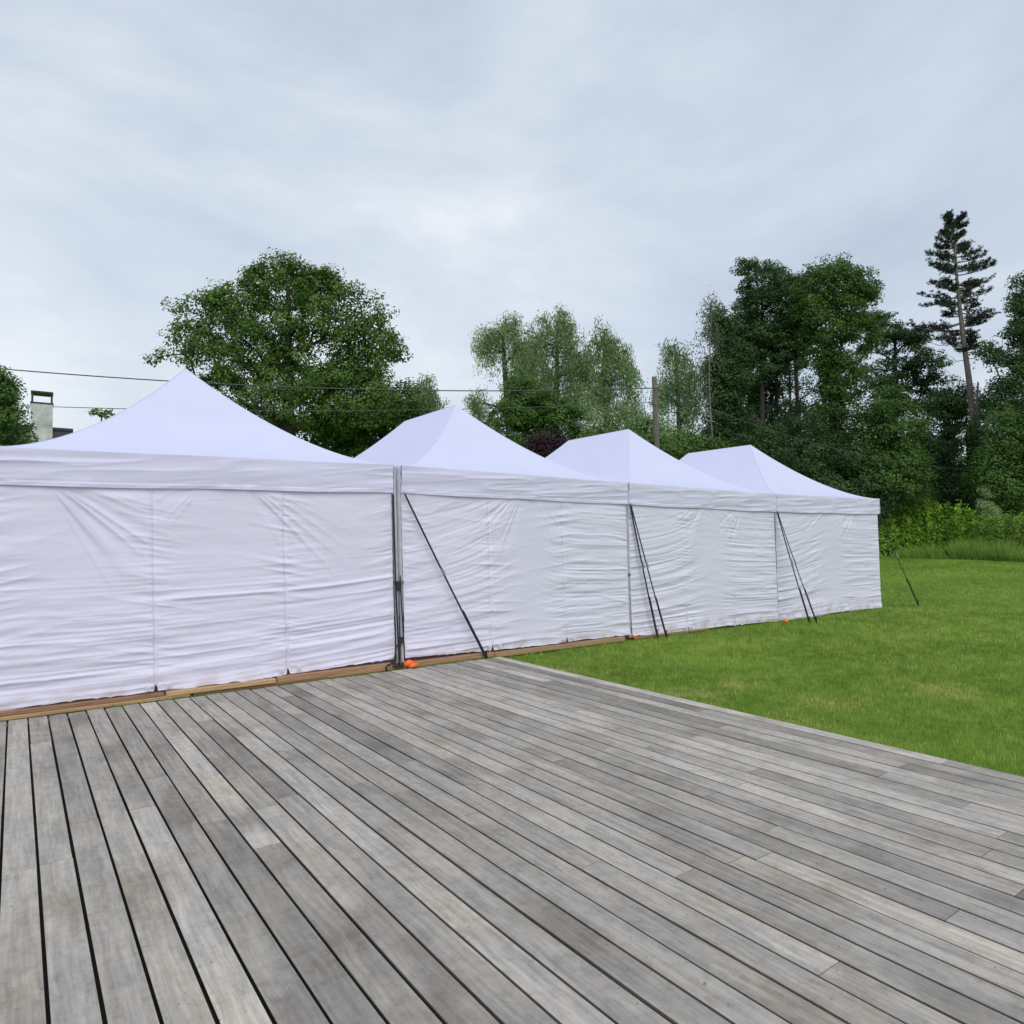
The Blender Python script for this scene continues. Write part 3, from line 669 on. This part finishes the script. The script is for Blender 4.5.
def make_tree(name, label, cat, bx, depth, blobs, mat, n=150, per=90, cr=.55, leaf=.13, trunk_top=None, rb=.25, rt=.012, bark='bark',
              group=None, thick=.9, shell=.35, flat=.65, aspect=.62, droop=False, up=.35, tvar=.22, wob=.12, base=None, ivy=None, trunkpts=None, wander=.25):
    b = base_at(bx, depth) if base is None else np.array(base, float)
    root = empty(name, b, label, cat, group)
    cl, on = blob_clumps(blobs, depth, n, thick, shell)
    k = cl[:, 2] > b[2]+.25; cl, on = cl[k], on[k]; n = len(cl)
    tp = np.array(trunk_top) if trunk_top is not None else None
    if trunkpts is None:
        tp = at(*tp, depth) if tp is not None else np.array([cl[:, 0].mean(), cl[:, 1].mean(), np.quantile(cl[:, 2], .8)])
        m_ = 14; trunkpts = [b*(1-t)+tp*t+np.array([math.sin(t*5+bx), math.cos(t*4+bx), 0])*wander*t*(1-t) for t in np.linspace(0, 1, m_)]
    else: trunkpts = [at(*q) for q in trunkpts]; trunkpts[0] = b
    segs = grow(trunkpts, cl, rt, rb, up=up, wob=wob)
    V, f = tubes_np(segs); np_mesh('trunk', V, f, M[bark], root, None, True)
    # leaves
    sz = rng.uniform(.6, 1.35, n)
    pn = np.maximum(3, (per*sz**2).astype(int)); idx = np.repeat(np.arange(n), pn); N_ = len(idx)
    g3 = rng.normal(size=(N_, 3)); g3 /= np.linalg.norm(g3, axis=1)[:, None]; g3 *= (rng.uniform(.08, 1, N_)**(1/2.4))[:, None]
    off = g3*np.array([1, 1, flat])*cr*sz[idx][:, None]
    if droop: off[:, 2] -= np.abs(rng.normal(size=N_))*cr*1.3; off[:, :2] *= .75
    P_ = cl[idx]+off
    P_ += .25*cr*np.stack([vnoise(P_[:, 0]*2, P_[:, 2]*2, 5), vnoise(P_[:, 1]*2, P_[:, 2]*2, 6), vnoise(P_[:, 0]*2, P_[:, 1]*2, 7)], 1)
    nrm = on[idx]*.35 + g3*.75 + np.array([0, 0, .5]) + rng.normal(size=(N_, 3))*.42
    ct = np.clip(.45+rng.normal(0, tvar, n), .02, .98)
    tn = np.clip(ct[idx]+rng.normal(0, .16, N_), 0, 1)
    ls = leaf*rng.uniform(.65, 1.35, N_)
    asd = np.tile(np.array([[0, 0, -1.0]]), (N_, 1)) if droop else None
    if droop: nrm = np.cross(rng.normal(size=(N_, 3)), asd)+rng.normal(size=(N_, 3))*.2
    leaves_mesh('crown', P_, ls, nrm, mat, root, tn, aspect, asd)
    LEAFN[0] += N_
    if ivy:
        add_ivy(root, trunkpts, *ivy)
    return root
def add_ivy(root, pts, mat, z0, z1, rad, cnt, leaf):
    pts = np.array(pts); t = np.linspace(0, 1, len(pts)); zz = pts[:, 2]
    z = rng.uniform(z0, z1, cnt); fr = (z-z0)/(z1-z0)
    x = np.interp(z, zz, pts[:, 0]); y = np.interp(z, zz, pts[:, 1])
    a = rng.uniform(0, 2*np.pi, cnt); r = rad*(1.15-.6*fr)*(.55+.5*vnoise(a*1.3, z*1.1, 3)*.8+.35*rng.uniform(0, 1, cnt))
    P_ = np.stack([x+r*np.cos(a), y+r*np.sin(a), z], 1)
    nrm = np.stack([np.cos(a), np.sin(a), .5+0*a], 1)+rng.normal(size=(cnt, 3))*.4
    leaves_mesh('ivy', P_, leaf*rng.uniform(.6, 1.3, cnt), nrm, mat, root, np.clip(rng.normal(.45, .25, cnt)+.2*vnoise(z, a, 4), 0, 1), .8)
    LEAFN[0] += cnt
L = {}
L['oak'] = leaf_mat('oak_leaves', (.042, .108, .019), (.18, .31, .062))
L['dark'] = leaf_mat('dark_leaves', (.023, .066, .022), (.10, .185, .056), .28)
L['ivy'] = leaf_mat('ivy_leaves', (.018, .055, .014), (.072, .15, .036), .2)
L['mid'] = leaf_mat('mid_leaves', (.033, .096, .019), (.135, .25, .052))
L['willow'] = leaf_mat('willow_leaves', (.125, .215, .08), (.32, .45, .195), .45)
L['bright'] = leaf_mat('bright_leaves', (.042, .112, .022), (.15, .27, .06))
L['hedge'] = leaf_mat('hedge_leaves', (.085, .22, .014), (.32, .54, .06), .3)
L['hedgemid'] = leaf_mat('hedge_mid_leaves', (.075, .17, .02), (.26, .41, .06), .3)
L['pale'] = leaf_mat('pale_leaves', (.17, .27, .11), (.38, .50, .24))
L['purple'] = leaf_mat('purple_leaves', (.022, .012, .016), (.075, .035, .045), .25)
L['needle'] = leaf_mat('pine_needles', (.017, .036, .022), (.05, .078, .044), .15)
L['birch'] = leaf_mat('birch_leaves', (.10, .14, .06), (.20, .22, .12), .35)

OAKB = [(285, 325, 62, 56), (232, 348, 52, 44), (338, 350, 52, 48), (285, 288, 40, 26), (192, 345, 34, 20), (183, 318, 14, 20), (378, 352, 28, 32), (378, 312, 9, 18),
        (300, 395, 95, 34), (350, 398, 52, 36), (245, 280, 12, 12), (325, 277, 16, 12), (288, 264, 10, 10), (345, 300, 22, 20), (215, 310, 18, 22), (165, 358, 14, 10), (398, 350, 12, 12), (260, 385, 70, 24), (226, 302, 26, 20), (262, 284, 24, 16), (325, 290, 22, 16), (358, 325, 20, 18), (286, 264, 17, 11), (266, 272, 15, 12), (308, 270, 16, 12), (330, 278, 12, 10), (289, 257, 9, 7), (187, 306, 13, 14), (378, 306, 11, 14)]
make_tree('oak_tree', 'broad round-crowned green tree standing behind the nearest tent, crossed by the power cables', 'tree', 292, 34, OAKB, L['oak'], n=740, per=100, cr=.62, leaf=.145,
          trunk_top=(288, 275), rb=.40, rt=.014, shell=.3, thick=.7, wob=.16)
make_tree('ivy_bush', 'dark green bushy tree at the left edge beside the white chimney', 'tree', 2, 17, [(-5, 394, 24, 29), (-24, 388, 30, 30), (2, 424, 24, 20), (-35, 430, 50, 40), (24, 437, 14, 5), (6, 390, 14, 15)], L['mid'], n=300, per=130, cr=.30, leaf=.075, rb=.16, thick=1.0)
make_tree('slender_shrub', 'small sprig of shrub top showing above the nearest tent roof by the chimney', 'shrub', 100, 15, [(96, 411, 8, 4), (106, 414, 7, 6), (103, 434, 12, 8), (92, 412, 4, 3)], L['oak'], n=22, per=22, cr=.13, leaf=.065, rb=.02, rt=.006, thick=1)
make_tree('leafy_shrub', 'green bushy tree low between the round-crowned tree and second tent roof', 'shrub', 372, 37, [(375, 415, 34, 24), (345, 428, 28, 22), (400, 400, 24, 18), (420, 425, 24, 24), (395, 440, 40, 22)], L['mid'], n=190, per=120, cr=.72, leaf=.15, rb=.15)
make_tree('leafy_shrub', 'dark low bush behind the slope of the nearest tent roof, under the round-crowned tree', 'shrub', 300, 37, [(300, 440, 60, 30), (250, 440, 50, 30), (345, 452, 40, 22)], L['mid'], n=190, per=110, cr=.8, leaf=.17, rb=.15)
make_tree('willow_tree', 'small pale grey-green tree peeping up left of the second tent peak', 'tree', 424, 52, [(425, 384, 12, 10), (415, 400, 20, 16), (432, 406, 14, 14)], L['willow'], n=80, per=120, cr=.6, leaf=.16, rb=.14, group='pale willows behind the tents', droop=True, aspect=.4)
# willows
WG = 'pale willows behind the tents'
def willow(label, bx, d, blobs, n, tt, bark='bark', rb=.24):
    make_tree('willow_tree', label, 'tree', bx, d, blobs, L['willow'], n=n, per=105, cr=.68, leaf=.15, trunk_top=tt, rb=rb, rt=.02, bark=bark, group=WG, droop=True, aspect=.4, wob=.18, shell=.25)
willow('pale willow at the left of the group with open forked grey limbs', 515, 48, [(503, 338, 22, 22), (488, 335, 14, 13), (512, 322, 13, 10), (520, 355, 20, 20), (478, 398, 13, 12), (480, 343, 8, 8), (525, 385, 20, 20)], 175, (503, 335))
willow('tallest pale willow, the middle of the group behind the bright round tree', 556, 50, [(556, 330, 22, 18), (566, 318, 13, 11), (540, 322, 12, 11), (550, 358, 32, 24), (576, 350, 12, 24), (562, 309, 6, 5), (535, 385, 26, 20), (578, 385, 20, 20), (528, 345, 12, 18), (588, 365, 14, 20)], 320, (557, 322))
willow('narrow pale willow with dark stems left of the utility pole', 612, 46, [(603, 336, 12, 16), (602, 322, 6, 6), (614, 340, 8, 8), (610, 362, 22, 18), (630, 375, 12, 18), (600, 395, 24, 20), (632, 405, 14, 18), (622, 352, 8, 8)], 190, (604, 330))
willow('thin loose willow just right of the utility pole', 684, 46, [(673, 345, 10, 11), (666, 352, 8, 8), (682, 352, 8, 10), (680, 372, 16, 16), (690, 396, 14, 20), (664, 388, 9, 18), (694, 372, 6, 10)], 120, (675, 345), rb=.18)
make_tree('maple_tree', 'bright green rounded tree in front of the willows behind the second tent', 'tree', 540, 38, [(530, 405, 36, 24), (520, 392, 20, 14), (555, 412, 30, 22), (510, 430, 34, 26), (560, 440, 36, 26)], L['bright'], n=300, per=120, cr=.5, leaf=.135, rb=.18)
make_tree('purple_shrub', 'dark purple-leaved shrub between the second and third tent roofs', 'shrub', 556, 27, [(552, 442, 20, 12), (540, 452, 20, 12), (565, 455, 18, 14)], L['purple'], n=120, per=110, cr=.34, leaf=.085, rb=.07)
make_tree('leafy_shrub', 'light green bush behind the third tent, right of the utility pole', 'shrub', 690, 36, [(690, 448, 26, 16), (705, 455, 20, 18), (665, 455, 18, 16), (640, 450, 20, 20)], L['bright'], n=150, per=110, cr=.6, leaf=.14, rb=.12)
make_tree('leafy_shrub', 'greyish bush low behind the third tent roof, left of the utility pole', 'shrub', 625, 39, [(625, 430, 30, 22), (590, 435, 34, 26), (655, 432, 22, 22), (610, 455, 60, 20)], L['willow'], n=140, per=80, cr=.75, leaf=.19, rb=.12)
# bare birch
make_tree('bare_birch', 'nearly bare pale birch with drooping twigs beside the dark wood', 'tree', 712, 43, [(706, 320, 8, 30), (712, 300, 8, 14), (700, 350, 8, 30), (708, 390, 9, 30), (716, 340, 6, 30), (705, 372, 6, 12)], L['birch'], n=120, per=9, cr=.5, leaf=.14, trunk_top=(712, 300), rb=.05, rt=.016, bark='barkpale', droop=True, aspect=.4, wob=.22, wander=1.6)
# the dark wood at the right
WD = 'tall trees of the dark wood'
make_tree('ivy_tree', 'dark ivy-covered tree at the left edge of the wood beside the bare birch', 'tree', 728, 46, [(722, 350, 16, 34), (718, 320, 10, 16), (725, 395, 20, 34), (735, 430, 24, 26), (715, 420, 10, 34), (735, 375, 20, 26), (712, 375, 10, 30)], L['dark'], n=330, per=100, cr=.6, leaf=.16, rb=.2, group=WD, trunk_top=(724, 310))
make_tree('dark_pine', 'broad dark pine of the wood with bluish flat-topped crown and bare stems', 'tree', 762, 48, [(765, 285, 28, 22), (755, 268, 20, 9), (785, 300, 22, 26), (745, 320, 20, 20), (772, 330, 28, 18), (752, 345, 24, 14), (785, 345, 18, 22), (800, 290, 14, 16), (742, 262, 8, 6), (795, 325, 18, 26), (735, 345, 16, 26), (765, 365, 22, 18)], L['dark'], n=430, per=105, cr=.62, leaf=.16, rb=.16, group=WD, trunk_top=(762, 285), flat=.45)
make_tree('dark_tree', 'many-stemmed dark tree filling the wood below the flat-topped pine', 'tree', 775, 51, [(750, 385, 24, 20), (778, 380, 18, 20), (770, 420, 40, 26), (740, 440, 34, 22), (790, 430, 34, 24)], L['dark'], n=240, per=95, cr=.7, leaf=.17, rb=.2, group=WD, trunk_top=(770, 360))
make_tree('tall_tree', 'tall green broadleaf tree of the wood with an ivy-wrapped trunk', 'tree', 832, 46, [(838, 285, 34, 24), (825, 268, 16, 10), (840, 262, 12, 8), (812, 300, 26, 26), (858, 305, 22, 26), (835, 325, 34, 22), (870, 285, 10, 12), (815, 345, 20, 22), (860, 340, 20, 20), (838, 375, 24, 26), (835, 420, 26, 34)], L['mid'], n=430, per=105, cr=.62, leaf=.16,
          rb=.28, group=WD, trunkpts=[(834, 525, 46), (834, 480, 46), (833, 440, 46), (832, 400, 46), (831, 360, 46), (831, 320, 46), (834, 290, 46)], ivy=(L['ivy'], 1.0, 15.0, 1.15, 9000, .17))
make_tree('dark_tree', 'open dark-limbed tree of the wood between the tall broadleaf and the lone pine', 'tree', 892, 52, [(885, 325, 18, 16), (900, 345, 26, 18), (915, 335, 16, 14), (925, 365, 24, 18), (890, 375, 26, 18), (935, 385, 20, 14), (905, 400, 30, 16)], L['dark'], n=230, per=90, cr=.6, leaf=.165, rb=.24, group=WD, trunk_top=(895, 340), flat=.45)
make_tree('leaning_tree', 'large tree at the right edge of the photo, dark above and green below', 'tree', 1030, 44, [(1024, 298, 10, 16), (1022, 335, 18, 20), (1004, 360, 20, 10), (1014, 395, 28, 26), (1040, 330, 36, 60), (1050, 400, 50, 60), (995, 420, 24, 24), (1022, 283, 6, 8), (985, 348, 8, 6)], L['dark'], n=480, per=100, cr=.62, leaf=.155, rb=.3, group=WD, trunk_top=(1032, 310))
make_tree('background_tree', 'tall tree at the back of the wood, showing between the flat-topped pine and ivy-wrapped trunk', 'tree', 795, 57, [(740, 345, 30, 40), (790, 340, 26, 44), (795, 390, 20, 26), (760, 400, 40, 30), (725, 395, 20, 40), (860, 375, 26, 34), (885, 390, 26, 26), (815, 400, 26, 26)], L['mid'], n=250, per=80, cr=.75, leaf=.19, rb=.16, shell=.2)
for px, py, d, lab in ((748, 318, 52, 'slender bare-stemmed tree at the left among the dark stems of the wood'), (774, 330, 50, 'slender bare-stemmed tree in the middle of the dark stems below the flat-topped pine'), (795, 322, 53, 'slender bare-stemmed tree just left of the ivy-wrapped trunk')):
    make_tree('slender_tree', lab, 'tree', px+4, d, [(px, py, 10, 12), (px-5, py+16, 9, 8), (px+7, py+40, 6, 5)], L['dark'], n=40, per=80, cr=.5, leaf=.16, rb=.15, rt=.02, trunk_top=(px, py), group='slender stems in the dark wood', wander=.8)
# understorey
US = 'undergrowth trees in front of the dark wood'
def under(px, d, blobs, mat, label, n=180, leaf=.19):
    return make_tree('understorey_tree', label, 'tree', px, d, blobs, mat, n=n, per=115, cr=.68, leaf=leaf*.85, rb=.14, group=US, shell=.2)
under(800, 44, [(800, 450, 50, 36), (770, 470, 40, 30), (820, 480, 46, 30), (760, 445, 26, 24)], L['dark'], 'dark undergrowth tree directly behind the roof of the last tent', 260)
under(885, 43, [(882, 430, 30, 40), (870, 460, 34, 34), (905, 440, 26, 36), (890, 480, 46, 34), (890, 400, 16, 16)], L['mid'], 'fresh green undergrowth tree behind the hedge, left of the lone pine', 320)
under(940, 49, [(940, 430, 30, 34), (930, 465, 34, 34), (955, 490, 34, 30), (945, 405, 22, 16), (958, 402, 20, 16), (986, 408, 14, 14)], L['dark'], 'black-green undergrowth tree in the shade left of the lone pine trunk', 300)
under(1000, 41, [(1005, 440, 24, 34), (995, 475, 26, 30), (1018, 480, 34, 40), (1040, 450, 40, 50)], L['mid'], 'green undergrowth tree right of the lone pine trunk', 300, .17)
under(845, 42, [(845, 475, 36, 30), (850, 500, 50, 26), (820, 505, 50, 26)], L['dark'], 'low dark undergrowth tree at the end of the last tent', 240)
for i, (px, d) in enumerate([(690, 66), (745, 68), (800, 64), (855, 68), (910, 65), (965, 67), (1015, 64), (1070, 60)]):
    yj = 452+random.uniform(-8, 8)
    make_tree('background_tree', 'dark tree deep in the wood, behind the undergrowth', 'tree', px, d, [(px, yj, 38, 26), (px-18, yj+30, 44, 30), (px+20, yj+30, 44, 30), (px+5, yj+55, 50, 24)], L['dark'], n=200, per=55, cr=1.1, leaf=.30, rb=.2, group='trees deep in the dark wood', shell=.2)

# ------------------------------------------------------------------ lone Scots pine
def pine():
    d = 47; b = base_at(981, d)
    root = empty('scots_pine', b, 'tall lone pine with bare orange-brown trunk rising above the wood', 'tree')
    sp = [(981, 520), (978, 470), (973, 420), (969, 380), (964, 345), (960, 310), (957, 280), (955, 250), (953, 222)]
    pts = [at(px, py, d) for px, py in sp]; pts[0] = b
    rr = [.31, .26, .21, .185, .16, .13, .095, .06, .02]
    SG = [(*a, *b_, r0, r1) for a, b_, r0, r1 in zip(pts[:-1], pts[1:], rr[:-1], rr[1:])]
    LP = ([at(974, 424, d), at(977, 418, d-.3), at(977, 400, d-.3), at(978, 382, d-.2)], [.1, .12, .09, .05])
    SG += [(*a, *b_, r0, r1) for a, b_, r0, r1 in zip(LP[0][:-1], LP[0][1:], LP[1][:-1], LP[1][1:])]
    # boughs: (py on trunk, end px, end py)
    B = []
    prof = [(343, -24, 12), (333, -36, 22), (324, -54, 30), (317, -52, 24), (309, -34, 36), (301, -30, 34), (293, -36, 28), (285, -28, 32), (277, -26, 36), (269, -28, 38), (261, -30, 34), (253, -28, 24), (246, -24, 26), (239, -20, 26), (232, -16, 14), (226, -12, 14), (220, -8, 11)]
    cl = []; segs = []
    for py, l, r_ in prof:
        for rep in range(2):
            for sgn, ext in ((-1, -l), (1, r_)):
                tpx = np.interp(-py, [-q[1] for q in sp], [q[0] for q in sp])
                e = ext*random.choice((random.uniform(.35, .7), random.uniform(.7, .95))); az = random.uniform(-1.1, 1.1)
                p0 = at(tpx, py+random.uniform(-4, 4)+6, d)
                end = p0 + CR*sgn*e*d/F*math.cos(az*.8) + CF*e*d/F*math.sin(az) + np.array([0, 0, 1])*(random.uniform(-.15, .32)*e*d/F + (.25 if py < 240 else 0))
                mid = (p0+end)/2 - np.array([0, 0, .10*e*d/F])
                prev = p0; K = 6
                for i in range(1, K+1):
                    t = i/K; q = (1-t)**2*p0+2*t*(1-t)*mid+t*t*end
                    segs.append((*prev, *q, .05*(1-t*.75)+.004, .05*(1-(t+.1)*.75)+.004))
                    if t > .3:
                        bd = q-prev; bd /= np.linalg.norm(bd); sd_ = np.cross(bd, [0, 0, 1.])
                        for tw in range(3):
                            o0 = prev+(q-prev)*random.random(); td = bd*.6+sd_*random.choice((-1, 1))*random.uniform(.3, 1)+np.array([0, 0, random.uniform(.1, .95)]); td /= np.linalg.norm(td)
                            ln = random.uniform(.3, .75)*(1.15-.45*t); segs.append((*o0, *(o0+td*ln), .014, .006))
                            for c_ in np.linspace(.25, 1, 5): cl.append((o0+td*ln*c_+rng.normal(size=3)*.05, td))
                    prev = q
    for py, l in [(352, 18), (360, -16), (358, 22), (335, -30), (349, 28), (344, -42)]:
        tpx = np.interp(-py, [-q[1] for q in sp], [q[0] for q in sp]); p0 = at(tpx, py, d)
        segs.append((*p0, *(p0+CR*l*d/F*.6+np.array([0, 0, -.1])), .03, .02)); segs.append((*(p0+CR*l*d/F*.6+np.array([0, 0, -.1])), *(p0+CR*l*d/F+np.array([0, 0, .3])), .02, .008))
        if l > 20: cl += [(p0+CR*l*d/F+rng.normal(size=3)*np.array([.5, .5, .25]), CR*l) for _ in range(40)]
    V, f = tubes_np(SG+segs, 7); np_mesh('trunk', V, f, M['pinebark'], root, None, True)
    P_, Dn, T = [], [], []
    for c, dr in cl:
        n = 8; v = rng.normal(size=(n, 3)); v /= np.linalg.norm(v, axis=1)[:, None]; v += np.array([0, 0, .5])+dr/np.linalg.norm(dr)*.7; v /= np.linalg.norm(v, axis=1)[:, None]
        P_.append(c+v*.09); Dn.append(v); T.append(np.clip(rng.normal(.4, .2)+rng.normal(0, .15, n), 0, 1))
    P_ = np.concatenate(P_); Dn = np.concatenate(Dn); T = np.concatenate(T); n = len(P_)
    leaves_mesh('crown', P_, .19*rng.uniform(.7, 1.3, n), np.cross(Dn, rng.normal(size=(n, 3))), L['needle'], root, T, .17, Dn*1.5)
    add_ivy(root, pts, L['ivy'], b[2]+.2, at(973, 425, d)[2], 1.0, 4200, .18)
pine()

# ------------------------------------------------------------------ hedge, pale bush, rough grass
def hedge(name, pl, label, mat, leaf, count, cat, thick=2.2, hscale=1.0):
    """pl: list of (px, base py, top py)"""
    bases = [ground_hit(a, b_) for a, b_, _ in pl]; hs = []
    for (a, b_, t_), q in zip(pl, bases):
        dd = (q-CAM)@CF; hs.append((b_-t_)*dd/F*hscale)
    bases = np.array(bases); hs = np.array(hs)
    root = empty(name, bases[len(bases)//2], label, cat)
    s = np.sort(rng.uniform(0, len(pl)-1, count)); i = np.minimum(s.astype(int), len(pl)-2); fr = (s-i)[:, None]
    p = bases[i]*(1-fr)+bases[i+1]*fr; h = hs[i]*(1-fr[:, 0])+hs[i+1]*fr[:, 0]
    away = p-CAM; away[:, 2] = 0; away /= np.linalg.norm(away, axis=1)[:, None]
    th = rng.uniform(-.35, 1.1, count)*np.pi/1.5     # around the section: front foot .. top .. back
    a = rng.uniform(0, 1, count)*np.pi
    bump = 1+.24*vnoise(s*5, a*2.2, 21)+.17*vnoise(s*15, a*5, 22)
    rad = bump*(1-.5*rng.uniform(0, 1, count)**3)
    cx = -np.cos(a)*thick/2*rad; cz = np.clip(np.sin(a)**.55*h*rad, .02, None)
    P_ = p+away*(thick/2+cx)[:, None]; P_[:, 2] += cz*rng.uniform(.93, 1.0, count)
    P_ += rng.normal(size=(count, 3))*.07
    nrm = away*(-np.cos(a))[:, None]+np.array([0, 0, 1])*(np.sin(a)+.3)[:, None]+rng.normal(size=(count, 3))*.5
    clump = vnoise(s*24, a*7, 23)
    leaves_mesh('foliage', P_, leaf*rng.uniform(.6, 1.4, count), nrm, mat, root, np.clip(.5+.34*clump+rng.normal(0, .18, count), 0, 1), .5)
    sg = []
    for q in np.linspace(0, len(pl)-1.01, 26):
        i_ = int(q); f_ = q-i_; c = bases[i_]*(1-f_)+bases[i_+1]*f_; hh = hs[i_]*(1-f_)+hs[i_+1]*f_
        aw = c-CAM; aw[2] = 0; aw /= np.linalg.norm(aw); c = c+aw*thick*.5
        for _ in range(3): sg.append((*c, *(c+np.array([random.uniform(-.5, .5), random.uniform(-.5, .5), hh*.8])), .03, .008))
    V, f = tubes_np(sg); np_mesh('stem', V, f, M['bark'], root)
    return root
hedge('laurel_hedge', [(860, 556, 512), (884, 556, 510), (905, 555, 505), (925, 555, 504), (945, 555, 510), (965, 556, 511), (985, 556, 517)], 'bright yellow-green rounded hedge beyond the lawn, right of the last tent', L['hedge'], .19, 16000, 'hedge', 3.0)
hedge('green_hedge', [(975, 557, 516), (995, 558, 518), (1015, 559, 519), (1040, 560, 518), (1080, 562, 515), (1130, 566, 510)], 'mid-green hedge continuing to the right edge of the photo', L['hedgemid'], .14, 12000, 'hedge', 2.6)
make_tree('pale_shrub', 'pale silvery-green young tree sprouting from the hedge by the lone pine', 'shrub', 988, 40, [(988, 504, 8, 12), (985, 491, 4, 7), (993, 514, 10, 10), (981, 514, 8, 9)], L['pale'], n=70, per=80, cr=.32, leaf=.11, rb=.06)
# rough grass fringe at the hedge foot
pl = [(862, 557), (900, 557), (940, 557.5), (980, 558.5), (1024, 561), (1100, 566)]
bs = np.array([ground_hit(*q) for q in pl]); n = 15000
s = rng.uniform(0, len(pl)-1.001, n); i = s.astype(int); fr = (s-i)[:, None]; p = bs[i]*(1-fr)+bs[i+1]*fr
aw = p-CAM; aw[:, 2] = 0; aw /= np.linalg.norm(aw, axis=1)[:, None]; p = p+aw*rng.uniform(-.6, 1.2, n)[:, None]; p[:, 2] = gz(p[:, 0], p[:, 1])-.03
hh = rng.uniform(.12, .6, n)*np.clip(1+1.1*vnoise(s*11, 0*s, 8), .15, 2)*np.clip(.35+s/3, .4, 1.2)
o = blades('rough_grass', p, hh, rng.uniform(.02, .05, n), M['tallgrass'], np.clip(rng.normal(.55, .25, n), 0, 1), .7); o['kind'] = 'stuff'; tag(o, 'unmown rough grass along the foot of the hedge', 'grass')

# ------------------------------------------------------------------ utility poles and cables
def pole(p, ztop, label):
    root = empty('utility_pole', p, label, 'utility pole', 'wooden utility poles')
    m = MB(); tp = np.array([p[0]-.25, p[1], ztop]); m.tube([p, (p+tp)/2, tp], [.15, .13, .11], 10); m.build('pole', M['polewood'], root, True)
    for dz in (.5, 1.25):
        m = MB(); c = np.array([p[0]-.25, p[1], ztop-dz]); m.tube([c, c-CF*.2, c-CF*.2+np.array([0, 0, .1])], .025, 6); m.build('bracket', M['steel'], root)
    return tp
pb = base_at(661, 31); ptop = at(655, 376, 31)
tp1 = pole(pb, ptop[2], 'wooden utility pole rising behind the third tent with cables fixed near its top')
pb2 = base_at(-170, 26); tp2 = pole(pb2, 9.6, 'wooden utility pole outside the left edge carrying the far ends of the cables')
def cable(p0, p1, sag, r_, label, end2=None):
    m = MB(); m.tube([p0*(1-t)+p1*t-np.array([0, 0, 4*sag*t*(1-t)]) for t in np.linspace(0, 1, 40)], r_, 6)
    o = m.build('power_cable', M['cable'], None, True); tag(o, label, 'cable', 'overhead cables')
cable(at(655, 388, 30.8), at(-170, 352, 26), .62, .024, 'upper thick black cable crossing in front of the round-crowned tree')
cable(at(655, 402, 30.8), at(-170, 397, 26), .46, .015, 'lower thin black cable passing behind the white chimney')
cable(at(657, 388, 30.9), at(985, 470, 46), .9, .017, 'thin cable sloping down from the utility pole into the dark wood')

# ------------------------------------------------------------------ house with white chimney
def house():
    d = 24.0; p = at(40, 540, d); fy = (p-CAM)*np.array([1, 1, 0]); LD = np.linalg.norm(fy); fy /= LD; rx = np.array([fy[1], -fy[0], 0])
    zr = at(60, 431.5, d)[2]; x1 = (at(72, 540, d)-p)@rx; x0 = x1-9.0
    ang = math.atan2(rx[1], rx[0])
    O = p*np.array([1, 1, 0]); root = empty('house', O+rx*(x0+x1)/2+np.array([0, 0, .0]), 'low house with dark roof and white-painted chimney behind the nearest tent', 'house')
    def pt(x, y, z): return O+rx*x+fy*y+np.array([0, 0, z])
    ze = zr-2.1; hw = 3.2
    m = MB()
    v = [pt(x, y, z) for x in (x0+.3, x1-.3) for (y, z) in ((-hw, -.05), (hw, -.05), (hw, ze), (0, zr-.12), (-hw, ze))]
    m.add(v, [(4, 3, 2, 1, 0), (5, 6, 7, 8, 9), (0, 1, 6, 5), (1, 2, 7, 6), (0, 5, 9, 4)]); m.build('wall', M['brick'], root)
    m = MB()
    for sgn in (-1, 1):
        a, b_, c, e = pt(x0, sgn*(hw+.4), ze-.26), pt(x1, sgn*(hw+.4), ze-.26), pt(x1, 0, zr), pt(x0, 0, zr); up_ = np.array([0, 0, .12])
        m.add([a, b_, c, e, a+up_, b_+up_, c+up_*.9, e+up_*.9], [(0, 1, 2, 3), (7, 6, 5, 4), (0, 4, 5, 1), (1, 5, 6, 2), (3, 2, 6, 7), (0, 3, 7, 4)])
    m.tube([pt(x0, 0, zr+.12), pt(x1, 0, zr+.12)], .09, 8)
    rf = m.build('roof', M['slate'], root)
    zc = at(40, 403, d-1)[2]; xc = (at(39.5, 540, d-.8)-p)@rx
    wch = 22.0/F*(d-.8)*.83
    m = MB(); m.box(pt(xc, -1.0, (zc+ze)/2-.2), (wch, .6, zc-ze+.4), ang, .5, .01); ch = m.build('chimney', M['whitepaint'], rf)
    zt = at(40, 390.5, d-1)[2]
    m = MB(); m.box(pt(xc, -1.0, zt-.03), (wch*1.02, .62, .07), ang, .5, .012)
    for s in (-1, 1):
        for q in (-1, 1): m.box(pt(xc+s*(wch/2-.035), -1.0+q*.25, (zc+zt)/2-.03), (.055, .055, zt-zc-.06+.06), ang)
    m.box(pt(xc, -1.0, zc+.02), (wch*1.06, .64, .05), ang, .5, .008)
    m.build('cowl', M['darkmetal'], ch)
    for i, xx in enumerate((x0+1.6, x0+3.8, x1-1.6)):
        m = MB(); m.box(pt(xx, -hw-.02, 1.5), (1.3, .05, 1.1), ang); w_ = m.build('window', M['glass'], root)
        m = MB()
        for s in (-1, 1): m.box(pt(xx+s*.65, -hw-.04, 1.5), (.07, .07, 1.2), ang); m.box(pt(xx, -hw-.042, 1.5+s*.56), (1.23, .07, .07), ang)
        m.build('frame', M['whiteframe'], w_)
    m = MB(); m.box(pt(x1-3.6, -hw-.02, 1.0), (.95, .06, 2.05), ang); m.build('door', M['polewood'], root)
house()
print('leaves', LEAFN[0])
